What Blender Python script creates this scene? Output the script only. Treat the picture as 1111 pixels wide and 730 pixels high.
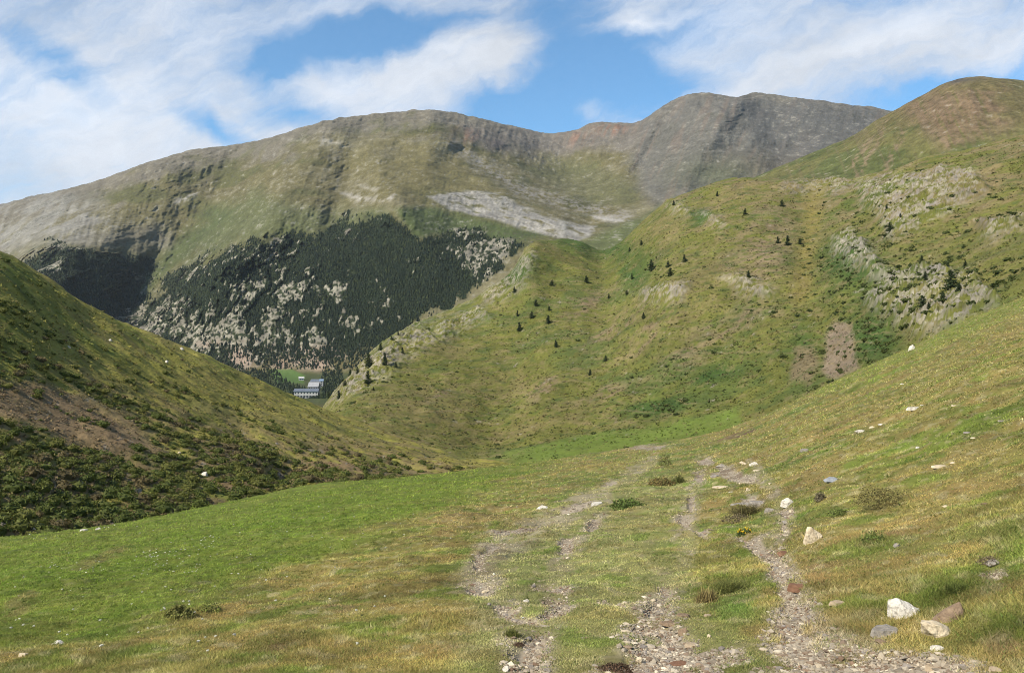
import bpy, bmesh, math, random
import numpy as np
from mathutils import Vector

for o in list(bpy.data.objects):
    bpy.data.objects.remove(o)
SC = bpy.context.scene
COL = SC.collection
R = math.radians
random.seed(7)
RNG = np.random.default_rng(11)

# ------------------------------------------------------------------ camera
F = 871.0            # focal length in photo pixels (photo is 1111 x 730)
CX, CY = 555.5, 365.0
EYE = 1.65
cam_d = bpy.data.cameras.new('camera')
cam = bpy.data.objects.new('camera', cam_d)
COL.objects.link(cam)
cam.location = (0, 0, EYE)
cam.rotation_euler = (R(90), 0, 0)
cam_d.sensor_width = 36.0
cam_d.lens = 36.0 * F / 1111.0
cam_d.clip_start = 0.1
cam_d.clip_end = 60000
SC.camera = cam

# ------------------------------------------------------------------ sun, sky
SUN_EL = 43.0
SUN_DIR_XY = (-0.80, -0.60)                 # horizontal direction TOWARDS the sun: left and a little behind
_n = math.hypot(*SUN_DIR_XY)
to_sun = Vector((SUN_DIR_XY[0] / _n * math.cos(R(SUN_EL)), SUN_DIR_XY[1] / _n * math.cos(R(SUN_EL)), math.sin(R(SUN_EL))))
sun_d = bpy.data.lights.new('sun', 'SUN')
sun = bpy.data.objects.new('sun', sun_d)
COL.objects.link(sun)
sun_d.energy = 4.9
sun_d.angle = R(0.5)
sun_d.color = (1.0, 0.925, 0.79)
sun.rotation_euler = to_sun.to_track_quat('Z', 'Y').to_euler()
sun.location = (-300, -300, 900)

vs = SC.view_settings
vs.view_transform = 'Standard'
vs.look = 'None'
vs.gamma = 1.0
vs.exposure = 0.55
vs.use_curve_mapping = False
SC.render.engine = 'CYCLES'
SC.cycles.max_bounces = 4
SC.cycles.diffuse_bounces = 2
SC.cycles.glossy_bounces = 1
SC.cycles.transmission_bounces = 2
SC.cycles.volume_bounces = 0
SC.cycles.transparent_max_bounces = 4
SC.cycles.use_denoising = True
SC.cycles.denoising_prefilter = 'FAST'
SC.cycles.filter_width = 0.9

CLOUD_V = (5.7, 6.0, 6.45)
def build_world():
    w = bpy.data.worlds.new('World')
    SC.world = w
    w.use_nodes = True
    nt = w.node_tree
    N, L = nt.nodes, nt.links
    N.clear()
    out = N.new('ShaderNodeOutputWorld')
    bg = N.new('ShaderNodeBackground')
    bg.inputs['Strength'].default_value = 0.1
    L.new(bg.outputs[0], out.inputs['Surface'])
    sky = N.new('ShaderNodeTexSky')
    sky.sky_type = 'NISHITA'
    sky.sun_disc = False
    sky.sun_elevation = R(SUN_EL)
    sky.sun_rotation = math.atan2(to_sun.x, to_sun.y)
    sky.altitude = 2100
    sky.air_density = 1.0
    sky.dust_density = 0.3
    sky.ozone_density = 2.0
    tint = N.new('ShaderNodeMix'); tint.data_type = 'RGBA'; tint.blend_type = 'MULTIPLY'
    tint.inputs[0].default_value = 1.0
    L.new(sky.outputs[0], tint.inputs[6])
    tint.inputs[7].default_value = SKY_TINT
    def math_(op, a, b=None, c=None, clamp=False):
        m = N.new('ShaderNodeMath'); m.operation = op; m.use_clamp = clamp
        for i, v in enumerate((a, b, c)):
            if v is None: continue
            if hasattr(v, 'links') or hasattr(v, 'is_linked'): L.new(v, m.inputs[i])
            else: m.inputs[i].default_value = v
        return m.outputs[0]
    tc = N.new('ShaderNodeTexCoord')
    sep = N.new('ShaderNodeSeparateXYZ'); L.new(tc.outputs['Generated'], sep.inputs[0])
    # the cloud sheet is laid out over the northern sky (direction plane y = 1); elsewhere plain noise carries on
    yy = math_('MAXIMUM', math_('ABSOLUTE', sep.outputs['Y']), 0.12)
    u = math_('DIVIDE', sep.outputs['X'], yy)
    v = math_('DIVIDE', sep.outputs['Z'], yy)
    cmb = N.new('ShaderNodeCombineXYZ'); L.new(u, cmb.inputs[0]); L.new(v, cmb.inputs[1])
    P = cmb.outputs[0]
    def noise(vec, scale, detail=6, rough=0.6, dist=0.0, loc=(0, 0, 0), rot=0.0, scl=(1, 1, 1)):
        mp = N.new('ShaderNodeMapping'); mp.vector_type = 'TEXTURE'; L.new(vec, mp.inputs[0])
        mp.inputs['Location'].default_value = loc
        mp.inputs['Rotation'].default_value = (0, 0, R(rot))
        mp.inputs['Scale'].default_value = scl
        t = N.new('ShaderNodeTexNoise'); L.new(mp.outputs[0], t.inputs['Vector'])
        t.inputs['Scale'].default_value = scale
        t.inputs['Detail'].default_value = detail
        t.inputs['Roughness'].default_value = rough
        t.inputs['Distortion'].default_value = dist
        return t
    # domain warp so that no gap has a clean outline
    wn = noise(P, 7.0, 5, 0.6)
    vm = N.new('ShaderNodeVectorMath'); vm.operation = 'SUBTRACT'
    L.new(wn.outputs['Color'], vm.inputs[0]); vm.inputs[1].default_value = (0.5, 0.5, 0.5)
    vs_ = N.new('ShaderNodeVectorMath'); vs_.operation = 'SCALE'
    L.new(vm.outputs[0], vs_.inputs[0]); vs_.inputs['Scale'].default_value = 0.10
    va = N.new('ShaderNodeVectorMath'); va.operation = 'ADD'
    L.new(P, va.inputs[0]); L.new(vs_.outputs[0], va.inputs[1])
    PW = va.outputs[0]
    bias = None
    for (px, py, rx, ry, tilt, wt) in CLOUD_BLOBS:
        mp = N.new('ShaderNodeMapping'); mp.vector_type = 'TEXTURE'
        L.new(PW, mp.inputs[0])
        mp.inputs['Location'].default_value = ((px - CX) / F, (CY - py) / F, 0)
        mp.inputs['Rotation'].default_value = (0, 0, R(-tilt))
        mp.inputs['Scale'].default_value = (rx / F, ry / F, 1)
        g = N.new('ShaderNodeTexGradient'); g.gradient_type = 'SPHERICAL'
        L.new(mp.outputs[0], g.inputs[0])
        bias = math_('MULTIPLY_ADD', g.outputs['Fac'], wt, bias if bias is not None else 0.68)
    streak = noise(PW, 5.0, 9, 0.64, 0.5, (3.1, 1.7, 0), 20, (2.6, 0.42, 1))
    puff = noise(PW, 9.0, 8, 0.62, 0.3, (0.4, 7.7, 2), -8, (1.2, 0.75, 1))
    fine = noise(PW, 26.0, 7, 0.65, 0.6, (5.4, 2.7, 0), 26, (2.4, 0.5, 1))
    d = math_('MULTIPLY_ADD', math_('SUBTRACT', streak.outputs['Fac'], 0.5), 1.55, bias)
    d = math_('MULTIPLY_ADD', math_('SUBTRACT', puff.outputs['Fac'], 0.5), 0.6, d)
    d = math_('MULTIPLY_ADD', math_('SUBTRACT', fine.outputs['Fac'], 0.5), 0.65, d)
    # open blue sky overhead and behind the viewer
    d = math_('MULTIPLY_ADD', math_('SMOOTH_MIN', math_('SUBTRACT', math_('MAXIMUM', math_('MULTIPLY', sep.outputs['Z'], 1.4), math_('SUBTRACT', 0.35, sep.outputs['Y'])), 0.62, None, True), 0.7, 0.1), -1.1, d)
    mr = N.new('ShaderNodeMapRange'); mr.interpolation_type = 'SMOOTHSTEP'
    L.new(d, mr.inputs['Value'])
    mr.inputs['From Min'].default_value = -0.05; mr.inputs['From Max'].default_value = 1.38
    mr.inputs['To Min'].default_value = 0.03; mr.inputs['To Max'].default_value = 0.96
    # cloud body: thicker parts a little greyer, lit crests whiter
    body = noise(PW, 6.0, 8, 0.6, 0.3, (9.2, 4.1, 0), 12, (1.6, 0.65, 1))
    ramp = N.new('ShaderNodeMapRange'); L.new(body.outputs['Fac'], ramp.inputs['Value'])
    ramp.inputs['From Min'].default_value = 0.3; ramp.inputs['From Max'].default_value = 0.7
    ramp.inputs['To Min'].default_value = 0.78; ramp.inputs['To Max'].default_value = 1.12
    cc = N.new('ShaderNodeMix'); cc.data_type = 'RGBA'; cc.blend_type = 'MULTIPLY'; cc.inputs[0].default_value = 1
    cc.inputs[6].default_value = (*CLOUD_V, 1); L.new(ramp.outputs[0], cc.inputs[7])
    mx = N.new('ShaderNodeMix'); mx.data_type = 'RGBA'
    L.new(mr.outputs[0], mx.inputs[0]); L.new(tint.outputs[2], mx.inputs[6]); L.new(cc.outputs[2], mx.inputs[7])
    L.new(mx.outputs[2], bg.inputs['Color'])

SKY_TINT = (0.78, 1.24, 1.34, 1)
CLOUD_BLOBS = [
    # gaps of blue (px, py, rx, ry, tilt down to the right, weight)
    (242, 142, 75, 26, 32, -1.0), (322, 122, 70, 26, 0, -0.9), (296, 70, 34, 44, 0, -0.8),
    (350, 45, 130, 40, -5, -1.0), (430, 28, 110, 34, -12, -0.8), (62, 68, 90, 24, 38, -0.6), (20, 40, 60, 30, 20, -0.3),
    (560, 132, 90, 34, 8, -1.1), (625, 92, 120, 60, -25, -1.4), (610, 35, 80, 70, 0, -1.1),
    (715, 90, 90, 40, 0, -1.0), (720, 35, 90, 40, -10, -0.4), (1050, 95, 190, 30, -14, -1.0),
    (690, 125, 60, 26, 0, -0.6), (500, 14, 70, 20, 0, -0.3), (150, 178, 40, 14, 20, -0.4),
    # cloud masses
    (130, 130, 320, 150, 10, 0.5), (460, 85, 240, 60, -14, 0.6), (890, 65, 300, 75, -8, 0.55),
    (632, 116, 80, 30, -12, 0.75), (110, 165, 140, 60, 0, 0.3), (690, 18, 80, 18, -10, 0.5), (560, 60, 70, 40, -30, 0.4),
]
build_world()

# ------------------------------------------------------------------ noise
_perm = np.random.default_rng(5).permutation(256)
_perm = np.concatenate([_perm, _perm, _perm]).astype(np.int32)
_g = np.array([[1,1,0],[-1,1,0],[1,-1,0],[-1,-1,0],[1,0,1],[-1,0,1],[1,0,-1],[-1,0,-1],
               [0,1,1],[0,-1,1],[0,1,-1],[0,-1,-1],[1,1,0],[-1,1,0],[0,-1,1],[0,-1,-1]], dtype=np.float32)
def perlin(x, y, z=0.0):
    x = np.asarray(x, np.float64); y = np.asarray(y, np.float64); z = np.asarray(z, np.float64) + np.zeros_like(x)
    xi = np.floor(x); yi = np.floor(y); zi = np.floor(z)
    xf = (x - xi).astype(np.float32); yf = (y - yi).astype(np.float32); zf = (z - zi).astype(np.float32)
    xi = xi.astype(np.int64) & 255; yi = yi.astype(np.int64) & 255; zi = zi.astype(np.int64) & 255
    u = xf*xf*xf*(xf*(xf*6-15)+10); v = yf*yf*yf*(yf*(yf*6-15)+10); w = zf*zf*zf*(zf*(zf*6-15)+10)
    def gr(dx, dy, dz):
        h = _perm[_perm[_perm[xi+dx]+yi+dy]+zi+dz] & 15
        g = _g[h]
        return g[..., 0]*(xf-dx) + g[..., 1]*(yf-dy) + g[..., 2]*(zf-dz)
    x00 = gr(0,0,0)*(1-u)+gr(1,0,0)*u; x10 = gr(0,1,0)*(1-u)+gr(1,1,0)*u
    x01 = gr(0,0,1)*(1-u)+gr(1,0,1)*u; x11 = gr(0,1,1)*(1-u)+gr(1,1,1)*u
    return (x00*(1-v)+x10*v)*(1-w) + (x01*(1-v)+x11*v)*w
def fbm(x, y, z=0.0, oct=5, gain=0.5):
    s = 0.0; a = 1.0; t = 0.0
    for i in range(oct):
        k = 2.03**i
        s = s + a*perlin(np.asarray(x)*k+17.3*i, np.asarray(y)*k-9.1*i, np.asarray(z)*k+3.7*i); t += a; a *= gain
    return s/t*1.6
def ridged(x, y, z=0.0, oct=5, gain=0.55):
    s = 0.0; a = 1.0; t = 0.0
    for i in range(oct):
        k = 2.07**i
        s = s + a*(1-2*np.abs(perlin(np.asarray(x)*k+11.3*i, np.asarray(y)*k-5.1*i, np.asarray(z)*k+7.7*i))); t += a; a *= gain
    return s/t
def sstep(a, b, x):
    t = np.clip((x-a)/(b-a), 0, 1)
    return t*t*(3-2*t)
def poly_sdf(x, y, P):
    """signed distance to a polygon, negative inside"""
    P = np.asarray(P, float); n = len(P)
    d = np.full(np.shape(x), 1e18); ins = np.zeros(np.shape(x), bool)
    for i in range(n):
        ax, ay = P[i]; bx, by = P[(i+1) % n]
        ex, ey = bx-ax, by-ay
        wx, wy = x-ax, y-ay
        t = np.clip((wx*ex+wy*ey)/(ex*ex+ey*ey+1e-9), 0, 1)
        d = np.minimum(d, (wx-ex*t)**2+(wy-ey*t)**2)
        c = ((ay > y) != (by > y))
        with np.errstate(divide='ignore', invalid='ignore'):
            xx = ax+(y-ay)*ex/(ey if abs(ey) > 1e-9 else 1e-9)
        ins ^= c & (x < xx)
    d = np.sqrt(d)
    return np.where(ins, -d, d)
def inpoly(x, y, P, soft=6.0):
    return 1-sstep(-soft, soft, poly_sdf(x, y, P))
def nearline(x, y, P, w):
    P = np.asarray(P, float); d = np.full(np.shape(x), 1e18)
    for i in range(len(P)-1):
        ax, ay = P[i]; ex, ey = P[i+1]-P[i]
        t = np.clip(((x-ax)*ex+(y-ay)*ey)/(ex*ex+ey*ey), 0, 1)
        d = np.minimum(d, (x-ax-ex*t)**2+(y-ay-ey*t)**2)
    return np.exp(-d/(w*w))
def blob(x, y, cx, cy, rx, ry, rot=0.0):
    c, s = math.cos(R(rot)), math.sin(R(rot))
    dx, dy = x-cx, y-cy
    return np.exp(-(((dx*c+dy*s)/rx)**2+((-dx*s+dy*c)/ry)**2))
def lerp(c, k, m):
    m = np.clip(m, 0, 1)[..., None]
    return c*(1-m)+np.asarray(k, float)*m

# ------------------------------------------------------------------ monotone cubic interpolation
def pchip(xs, ys, x):
    xs = np.asarray(xs, float); ys = np.asarray(ys, float)
    h = np.diff(xs); dl = np.diff(ys)/h
    m = np.zeros_like(ys)
    for i in range(1, len(xs)-1):
        if dl[i-1]*dl[i] > 0:
            w1 = 2*h[i]+h[i-1]; w2 = h[i]+2*h[i-1]
            m[i] = (w1+w2)/(w1/dl[i-1]+w2/dl[i])
    m[0] = dl[0]; m[-1] = dl[-1]
    x = np.clip(x, xs[0], xs[-1])
    i = np.clip(np.searchsorted(xs, x)-1, 0, len(xs)-2)
    t = (x-xs[i])/h[i]
    return ((2*t**3-3*t**2+1)*ys[i]+(t**3-2*t**2+t)*h[i]*m[i]+(-2*t**3+3*t**2)*ys[i+1]+(t**3-t**2)*h[i]*m[i+1])
def soft_interp(xs, ys, x):
    """catmull-rom, smoother over summits than pchip"""
    xs = np.asarray(xs, float); ys = np.asarray(ys, float)
    m = np.gradient(ys, xs)
    x = np.clip(x, xs[0], xs[-1])
    i = np.clip(np.searchsorted(xs, x)-1, 0, len(xs)-2)
    h = xs[i+1]-xs[i]; t = (x-xs[i])/h
    return ((2*t**3-3*t**2+1)*ys[i]+(t**3-2*t**2+t)*h*m[i]+(-2*t**3+3*t**2)*ys[i+1]+(t**3-t**2)*h*m[i+1])

class Terrain:
    """A landform surveyed as a fan of sight lines: for every bearing a profile of (elevation, distance) stations."""
    def __init__(self, cols, rows, disp):
        self.cols = cols; self.rows = rows; self.disp = disp
    def stations(self, px):
        ys = np.stack([soft_interp(self.cols, r[0], px) for r in self.rows])
        iv = np.stack([1.0/np.maximum(soft_interp(self.cols, r[1], px), 0.2) for r in self.rows])
        return ys, iv
    def profile(self, px, T):
        """px (n,), T (m,) -> y, D as (m,n)"""
        ys, iv = self.stations(px)
        nr = len(self.rows)
        knots = np.arange(nr, dtype=float)
        def vinterp(V):
            d = V[1:]-V[:-1]
            m = np.zeros_like(V); m[0] = d[0]; m[-1] = d[-1]
            for i in range(1, nr-1):
                ok = d[i-1]*d[i] > 0
                with np.errstate(divide='ignore', invalid='ignore'):
                    hm = 2*d[i-1]*d[i]/(d[i-1]+d[i])
                m[i] = np.where(ok, hm, 0)
            i = np.clip(np.floor(T).astype(int), 0, nr-2); t = (T-i)[:, None]
            return ((2*t**3-3*t**2+1)*V[i]+(t**3-2*t**2+t)*m[i]+(-2*t**3+3*t**2)*V[i+1]+(t**3-t**2)*m[i+1])
        return vinterp(ys), 1.0/vinterp(iv)
    def mesh_grid(self, px, T):
        y, D = self.profile(px, T)
        PX = np.broadcast_to(px[None, :], y.shape)
        return PX, y, D
    def at(self, px, py, tmin, tmax, n=500):
        """point(s) of the surface seen at a bearing/elevation"""
        px = np.atleast_1d(np.asarray(px, float)); py = np.atleast_1d(np.asarray(py, float))
        T = np.linspace(tmin, tmax, n)
        out = np.zeros((len(px), 3))
        for s in range(0, len(px), 4000):
            p = px[s:s+4000]; q = py[s:s+4000]
            y, D = self.profile(p, T)
            k = np.argmin(np.abs(y-q[None, :]), axis=0)
            j = np.arange(len(p))
            k2 = np.clip(k+np.where(y[k, j] > q, 1, -1), 0, n-1)   # y falls with T
            dy = y[k2, j]-y[k, j]
            f = np.where(np.abs(dy) > 1e-9, np.clip((q-y[k, j])/np.where(np.abs(dy) > 1e-9, dy, 1), 0, 1), 0)
            Dd = D[k, j]*(1-f)+D[k2, j]*f; yy = y[k, j]*(1-f)+y[k2, j]*f
            out[s:s+4000] = self.world(p, yy, Dd)
        return out
    def world(self, px, y, D):
        D2, dz = self.disp(px, y, D)
        X = (px-CX)/F*D2; Z = EYE-(y-CY)/F*D2+dz
        return np.stack([X, D2, Z], axis=-1)

def new_mesh(name, V, faces_idx, nper, mat, col=None, parent=None, smooth=True, extra=None):
    V = np.ascontiguousarray(V, np.float32).reshape(-1, 3)
    Fi = np.ascontiguousarray(faces_idx, np.int32).reshape(-1)
    me = bpy.data.meshes.new(name)
    nf = len(Fi)//nper
    me.vertices.add(len(V)); me.vertices.foreach_set('co', V.ravel())
    me.loops.add(len(Fi)); me.loops.foreach_set('vertex_index', Fi)
    me.polygons.add(nf)
    me.polygons.foreach_set('loop_start', np.arange(0, nf*nper, nper, dtype=np.int32))
    me.polygons.foreach_set('loop_total', np.full(nf, nper, np.int32))
    if smooth: me.polygons.foreach_set('use_smooth', np.ones(nf, bool))
    else: me.polygons.foreach_set('use_smooth', np.zeros(nf, bool))
    me.update(calc_edges=True)
    if col is not None:
        ca = me.color_attributes.new('col', 'FLOAT_COLOR', 'POINT')
        c = np.ones((len(V), 4), np.float32); c[:, :3] = np.asarray(col).reshape(-1, 3)
        ca.data.foreach_set('color', c.ravel())
    me.materials.append(mat)
    o = bpy.data.objects.new(name, me); COL.objects.link(o)
    if parent is not None: o.parent = parent
    return o
def grid_faces(m, n):
    i = np.arange(m-1)[:, None]*n+np.arange(n-1)[None, :]
    return np.stack([i, i+1, i+n+1, i+n], axis=-1).reshape(-1, 4)
def tag(o, label=None, cat=None, group=None, kind=None):
    if label: o['label'] = label
    if cat: o['category'] = cat
    if group: o['group'] = group
    if kind: o['kind'] = kind
    return o

# ------------------------------------------------------------------ materials
def mat_vcol(name, vary=0.25, scale=3.0, scale2=0.4, bump=0.3, bscale=4.0, bdist=0.1, rough=0.95, trans=0.0, detail=8, spec=0.15):
    m = bpy.data.materials.new(name); m.use_nodes = True
    nt = m.node_tree; N, L = nt.nodes, nt.links
    bs = N['Principled BSDF']; bs.inputs['Roughness'].default_value = rough
    bs.inputs['Specular IOR Level'].default_value = spec
    at = N.new('ShaderNodeVertexColor'); at.layer_name = 'col'
    tc = N.new('ShaderNodeTexCoord')
    colout = at.outputs[0]
    if vary > 0:
        n1 = N.new('ShaderNodeTexNoise'); L.new(tc.outputs['Object'], n1.inputs['Vector'])
        n1.inputs['Scale'].default_value = scale; n1.inputs['Detail'].default_value = detail; n1.inputs['Roughness'].default_value = 0.7
        n2 = N.new('ShaderNodeTexNoise'); L.new(tc.outputs['Object'], n2.inputs['Vector'])
        n2.inputs['Scale'].default_value = scale2; n2.inputs['Detail'].default_value = 5
        ad = N.new('ShaderNodeMath'); ad.operation = 'ADD'; L.new(n1.outputs[0], ad.inputs[0]); L.new(n2.outputs[0], ad.inputs[1])
        mr = N.new('ShaderNodeMapRange'); L.new(ad.outputs[0], mr.inputs['Value'])
        mr.inputs['From Min'].default_value = 0.65; mr.inputs['From Max'].default_value = 1.35
        mr.inputs['To Min'].default_value = 1-vary; mr.inputs['To Max'].default_value = 1+vary
        mx = N.new('ShaderNodeMix'); mx.data_type = 'RGBA'; mx.blend_type = 'MULTIPLY'; mx.inputs[0].default_value = 1
        L.new(colout, mx.inputs[6]); L.new(mr.outputs[0], mx.inputs[7])
        colout = mx.outputs[2]
    L.new(colout, bs.inputs['Base Color'])
    if bump > 0:
        n3 = N.new('ShaderNodeTexNoise'); L.new(tc.outputs['Object'], n3.inputs['Vector'])
        n3.inputs['Scale'].default_value = bscale; n3.inputs['Detail'].default_value = 8; n3.inputs['Roughness'].default_value = 0.65
        b = N.new('ShaderNodeBump'); b.inputs['Strength'].default_value = bump; b.inputs['Distance'].default_value = bdist
        L.new(n3.outputs[0], b.inputs['Height']); L.new(b.outputs[0], bs.inputs['Normal'])
    if trans > 0:
        tr = N.new('ShaderNodeBsdfTranslucent'); L.new(colout, tr.inputs['Color'])
        mixs = N.new('ShaderNodeMixShader'); mixs.inputs[0].default_value = trans
        L.new(bs.outputs[0], mixs.inputs[1]); L.new(tr.outputs[0], mixs.inputs[2])
        L.new(mixs.outputs[0], N['Material Output'].inputs['Surface'])
    return m
def mat_rock(name, c1, c2, scale=6.0, bump=0.6, c3=None):
    m = bpy.data.materials.new(name); m.use_nodes = True
    nt = m.node_tree; N, L = nt.nodes, nt.links
    bs = N['Principled BSDF']; bs.inputs['Roughness'].default_value = 0.85; bs.inputs['Specular IOR Level'].default_value = 0.25
    tc = N.new('ShaderNodeTexCoord')
    n1 = N.new('ShaderNodeTexNoise'); L.new(tc.outputs['Object'], n1.inputs['Vector'])
    n1.inputs['Scale'].default_value = scale; n1.inputs['Detail'].default_value = 10; n1.inputs['Roughness'].default_value = 0.72; n1.inputs['Distortion'].default_value = 0.4
    cr = N.new('ShaderNodeValToRGB'); L.new(n1.outputs[0], cr.inputs[0])
    cr.color_ramp.elements[0].position = 0.32; cr.color_ramp.elements[0].color = (*c2, 1)
    cr.color_ramp.elements[1].position = 0.62; cr.color_ramp.elements[1].color = (*c1, 1)
    if c3:
        e = cr.color_ramp.elements.new(0.47); e.color = (*c3, 1)
    L.new(cr.outputs[0], bs.inputs['Base Color'])
    n2 = N.new('ShaderNodeTexNoise'); L.new(tc.outputs['Object'], n2.inputs['Vector'])
    n2.inputs['Scale'].default_value = scale*3; n2.inputs['Detail'].default_value = 8
    b = N.new('ShaderNodeBump'); b.inputs['Strength'].default_value = bump; b.inputs['Distance'].default_value = 0.02
    L.new(n2.outputs[0], b.inputs['Height']); L.new(b.outputs[0], bs.inputs['Normal'])
    return m
def mat_plain(name, c, rough=0.8, vary=0.15, scale=2.0):
    m = bpy.data.materials.new(name); m.use_nodes = True
    nt = m.node_tree; N, L = nt.nodes, nt.links
    bs = N['Principled BSDF']; bs.inputs['Roughness'].default_value = rough
    tc = N.new('ShaderNodeTexCoord'); n1 = N.new('ShaderNodeTexNoise'); L.new(tc.outputs['Object'], n1.inputs['Vector'])
    n1.inputs['Scale'].default_value = scale; n1.inputs['Detail'].default_value = 6
    cr = N.new('ShaderNodeValToRGB'); L.new(n1.outputs[0], cr.inputs[0])
    cr.color_ramp.elements[0].position = 0.3; cr.color_ramp.elements[0].color = (*[x*(1-vary) for x in c], 1)
    cr.color_ramp.elements[1].position = 0.7; cr.color_ramp.elements[1].color = (*[x*(1+vary) for x in c], 1)
    L.new(cr.outputs[0], bs.inputs['Base Color'])
    return m

M_far = mat_vcol('mountain_ground', 0.22, 0.06, 0.012, 0.6, 0.05, 6.0)
M_mid = mat_vcol('slope_ground', 0.30, 0.55, 0.07, 0.6, 0.6, 0.6)
M_near = mat_vcol('meadow_ground', 0.35, 9.0, 0.6, 0.7, 14.0, 0.03)
M_leaf = mat_vcol('leaf', 0.0, bump=0, trans=0.25, rough=0.7, spec=0.2)
M_grass = mat_vcol('grass_blade', 0.0, bump=0, trans=0.30, rough=0.6, spec=0.2)
M_gravel = mat_vcol('gravel_stone', 0.3, 30.0, 4.0, 0.4, 60.0, 0.01, rough=0.9)
M_bark = mat_plain('bark', (0.07, 0.05, 0.035), 0.95, 0.3, 8)

# ------------------------------------------------------------------ A: the near meadow with the track
A_c  = [-900, -400, 0, 150, 300, 450, 600, 700, 760, 820, 880, 940, 1000, 1060, 1111, 1400, 2000]
A_yc = [712, 642, 585, 563, 536, 515, 500, 485, 474, 455, 426, 399, 372, 346, 326, 222, 20]
A_Dc = [30, 37, 46, 56, 70, 88, 106, 116, 120, 117, 110, 101, 93, 85, 79, 60, 42]
A_D0 = [8.6, 6.6, 5.3, 4.95, 4.7, 4.5, 4.3, 4.18, 4.1, 4.02, 3.92, 3.8, 3.68, 3.55, 3.42, 2.8, 1.95]
_yc = np.array(A_yc, float); _Dc = np.array(A_Dc, float); _D0 = np.array(A_D0, float)
_y0 = np.maximum(730.0, _yc+40)
def _extrap(D): return _yc+(1/D-1/_Dc)*(_y0-_yc)/(1/_D0-1/_Dc)
# gentle roll towards the crest: a station at a third of the way
_ym = _yc+(_y0-_yc)*0.16
_Dm = 1/(1/_Dc+(1/_D0-1/_Dc)*0.145)
A_rows = [
    (_extrap(np.full(len(A_c), 1.2)), np.full(len(A_c), 1.2)),
    (_y0, _D0),
    (_ym, _Dm),
    (_yc, _Dc),
    (_yc+6, _Dc*1.18),
    (_yc+30, _Dc*1.55),
    (_yc+70, _Dc*2.1),
]
GRAVEL = [
    (930,720,95,15,0),(985,712,65,9,0),(868,700,45,18,20),(862,676,30,14,30),(866,655,24,11,20),(856,634,20,13,20),(846,614,15,13,20),
    (838,598,16,10,10),(824,588,26,6,20),(851,566,7,12,0),(853,549,9,6,0),(757,575,16,5,20),(744,562,11,8,50),(750,545,5,11,0),(760,522,8,6,0),
    (725,696,50,13,0),(745,706,65,15,0),(712,717,46,12,0),(740,728,70,12,0),(728,684,27,10,30),(705,677,30,7,0),(713,654,16,10,-20),(722,632,11,6,20),(664,650,20,5,0),
    (572,706,22,12,0),(582,690,20,9,-10),(575,725,15,8,0),(565,668,35,6,10),(603,660,24,7,-20),(548,660,18,6,0),(522,640,19,8,0),(597,637,27,6,5),
    (519,612,8,8,0),(532,600,16,5,-20),(560,578,30,5,-5),(615,592,11,10,-50),(644,569,9,6,-40),(622,556,26,4,-15),(600,649,14,4,0),
    (660,525,10,4,-20),(790,512,16,6,10),(765,502,12,4,0),(705,487,22,3,-5),(1080,615,15,8,0),(820,540,14,5,0),(800,520,30,6,10),
]
WORN = [[(815,505),(838,530),(852,552),(836,582),(848,612),(862,640),(876,680),(930,722),(1000,735)],
        [(765,508),(752,535),(748,560),(742,590),(726,632),(714,655),(722,690),(738,735)],
        [(712,500),(664,532),(620,557),(566,582),(528,604),(522,634),(548,662),(578,690),(570,740)],
        [(660,548),(642,572),(614,596),(602,632),(604,662),(585,692)]]
def worn_mask(px, py, wob, fine):
    wd = 4.0+np.clip(py-500, 0, 260)*0.105
    g = np.zeros(np.shape(px))
    for i, L_ in enumerate(WORN):
        g = np.maximum(g, nearline(px+wob*8, py+wob*3, L_, wd*(1.25 if i != 3 else 0.8)))
    return sstep(0.25, 0.85, g+0.45*wob+0.35*fine)
GREEN_A = [(-400,560),(0,560),(150,545),(300,520),(440,500),(520,505),(600,498),(560,520),(500,545),(430,575),(330,610),(240,645),(170,668),(80,690),(0,700),(-400,760)]
def A_masks(px, py, X, Y):
    wob = fbm(X*0.9, Y*0.9, 2.0, 4)
    wob2 = fbm(X*0.35+40, Y*0.35, 5.0, 3)
    g = np.zeros_like(px)
    for b in GRAVEL: g = np.maximum(g, blob(px, py, *b))
    fine = fbm(X*4.0, Y*4.0, 9.0, 4)
    grav = sstep(0.22, 0.72, g+0.30*wob+0.36*fine)
    worn = worn_mask(px, py, wob, fine)
    grav = np.maximum(grav, 0.50*worn*sstep(0.0, 0.5, wob2+wob+fine+0.22))
    pale = np.clip(inpoly(px+wob2*30, py+wob2*8, [(500,740),(500,620),(545,575),(640,535),(720,510),(760,520),(740,560),(720,600),(760,650),(840,700),(840,740)], 22), 0, 1)
    green = inpoly(px+wob2*25, py+wob2*7, GREEN_A, 16)
    bank = np.maximum(blob(px, py, 668, 714, 19, 15)*1.0, blob(px, py, 563, 700, 8, 9))
    bank = np.maximum(bank, np.maximum.reduce([blob(px, py, 812, 473, 14, 3, -17), blob(px, py, 795, 478, 14, 3.2, -14), blob(px, py, 778, 484, 12, 2.6, -20)])*(0.85+0.6*fbm(X*0.9, Y*0.2, 2.0, 3)))
    brown = np.maximum.reduce([blob(px, py, 368, 656, 24, 8), blob(px, py, 110, 607, 40, 8, -25), blob(px, py, 25, 655, 24, 10, -25), blob(px, py, 302, 702, 14, 6),
                               blob(px, py, 1090, 690, 25, 14), blob(px, py, 975, 578, 20, 8), blob(px, py, 890, 620, 20, 18), blob(px, py, 1082, 612, 18, 10),
                               blob(px, py, 700, 470, 60, 5, -8), blob(px, py, 530, 600, 30, 8)])
    brown = sstep(0.35, 0.75, brown+0.35*wob)
    return grav, pale, green, sstep(0.45, 0.7, bank+0.15*wob+0.1*fine), brown, wob, wob2
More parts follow.
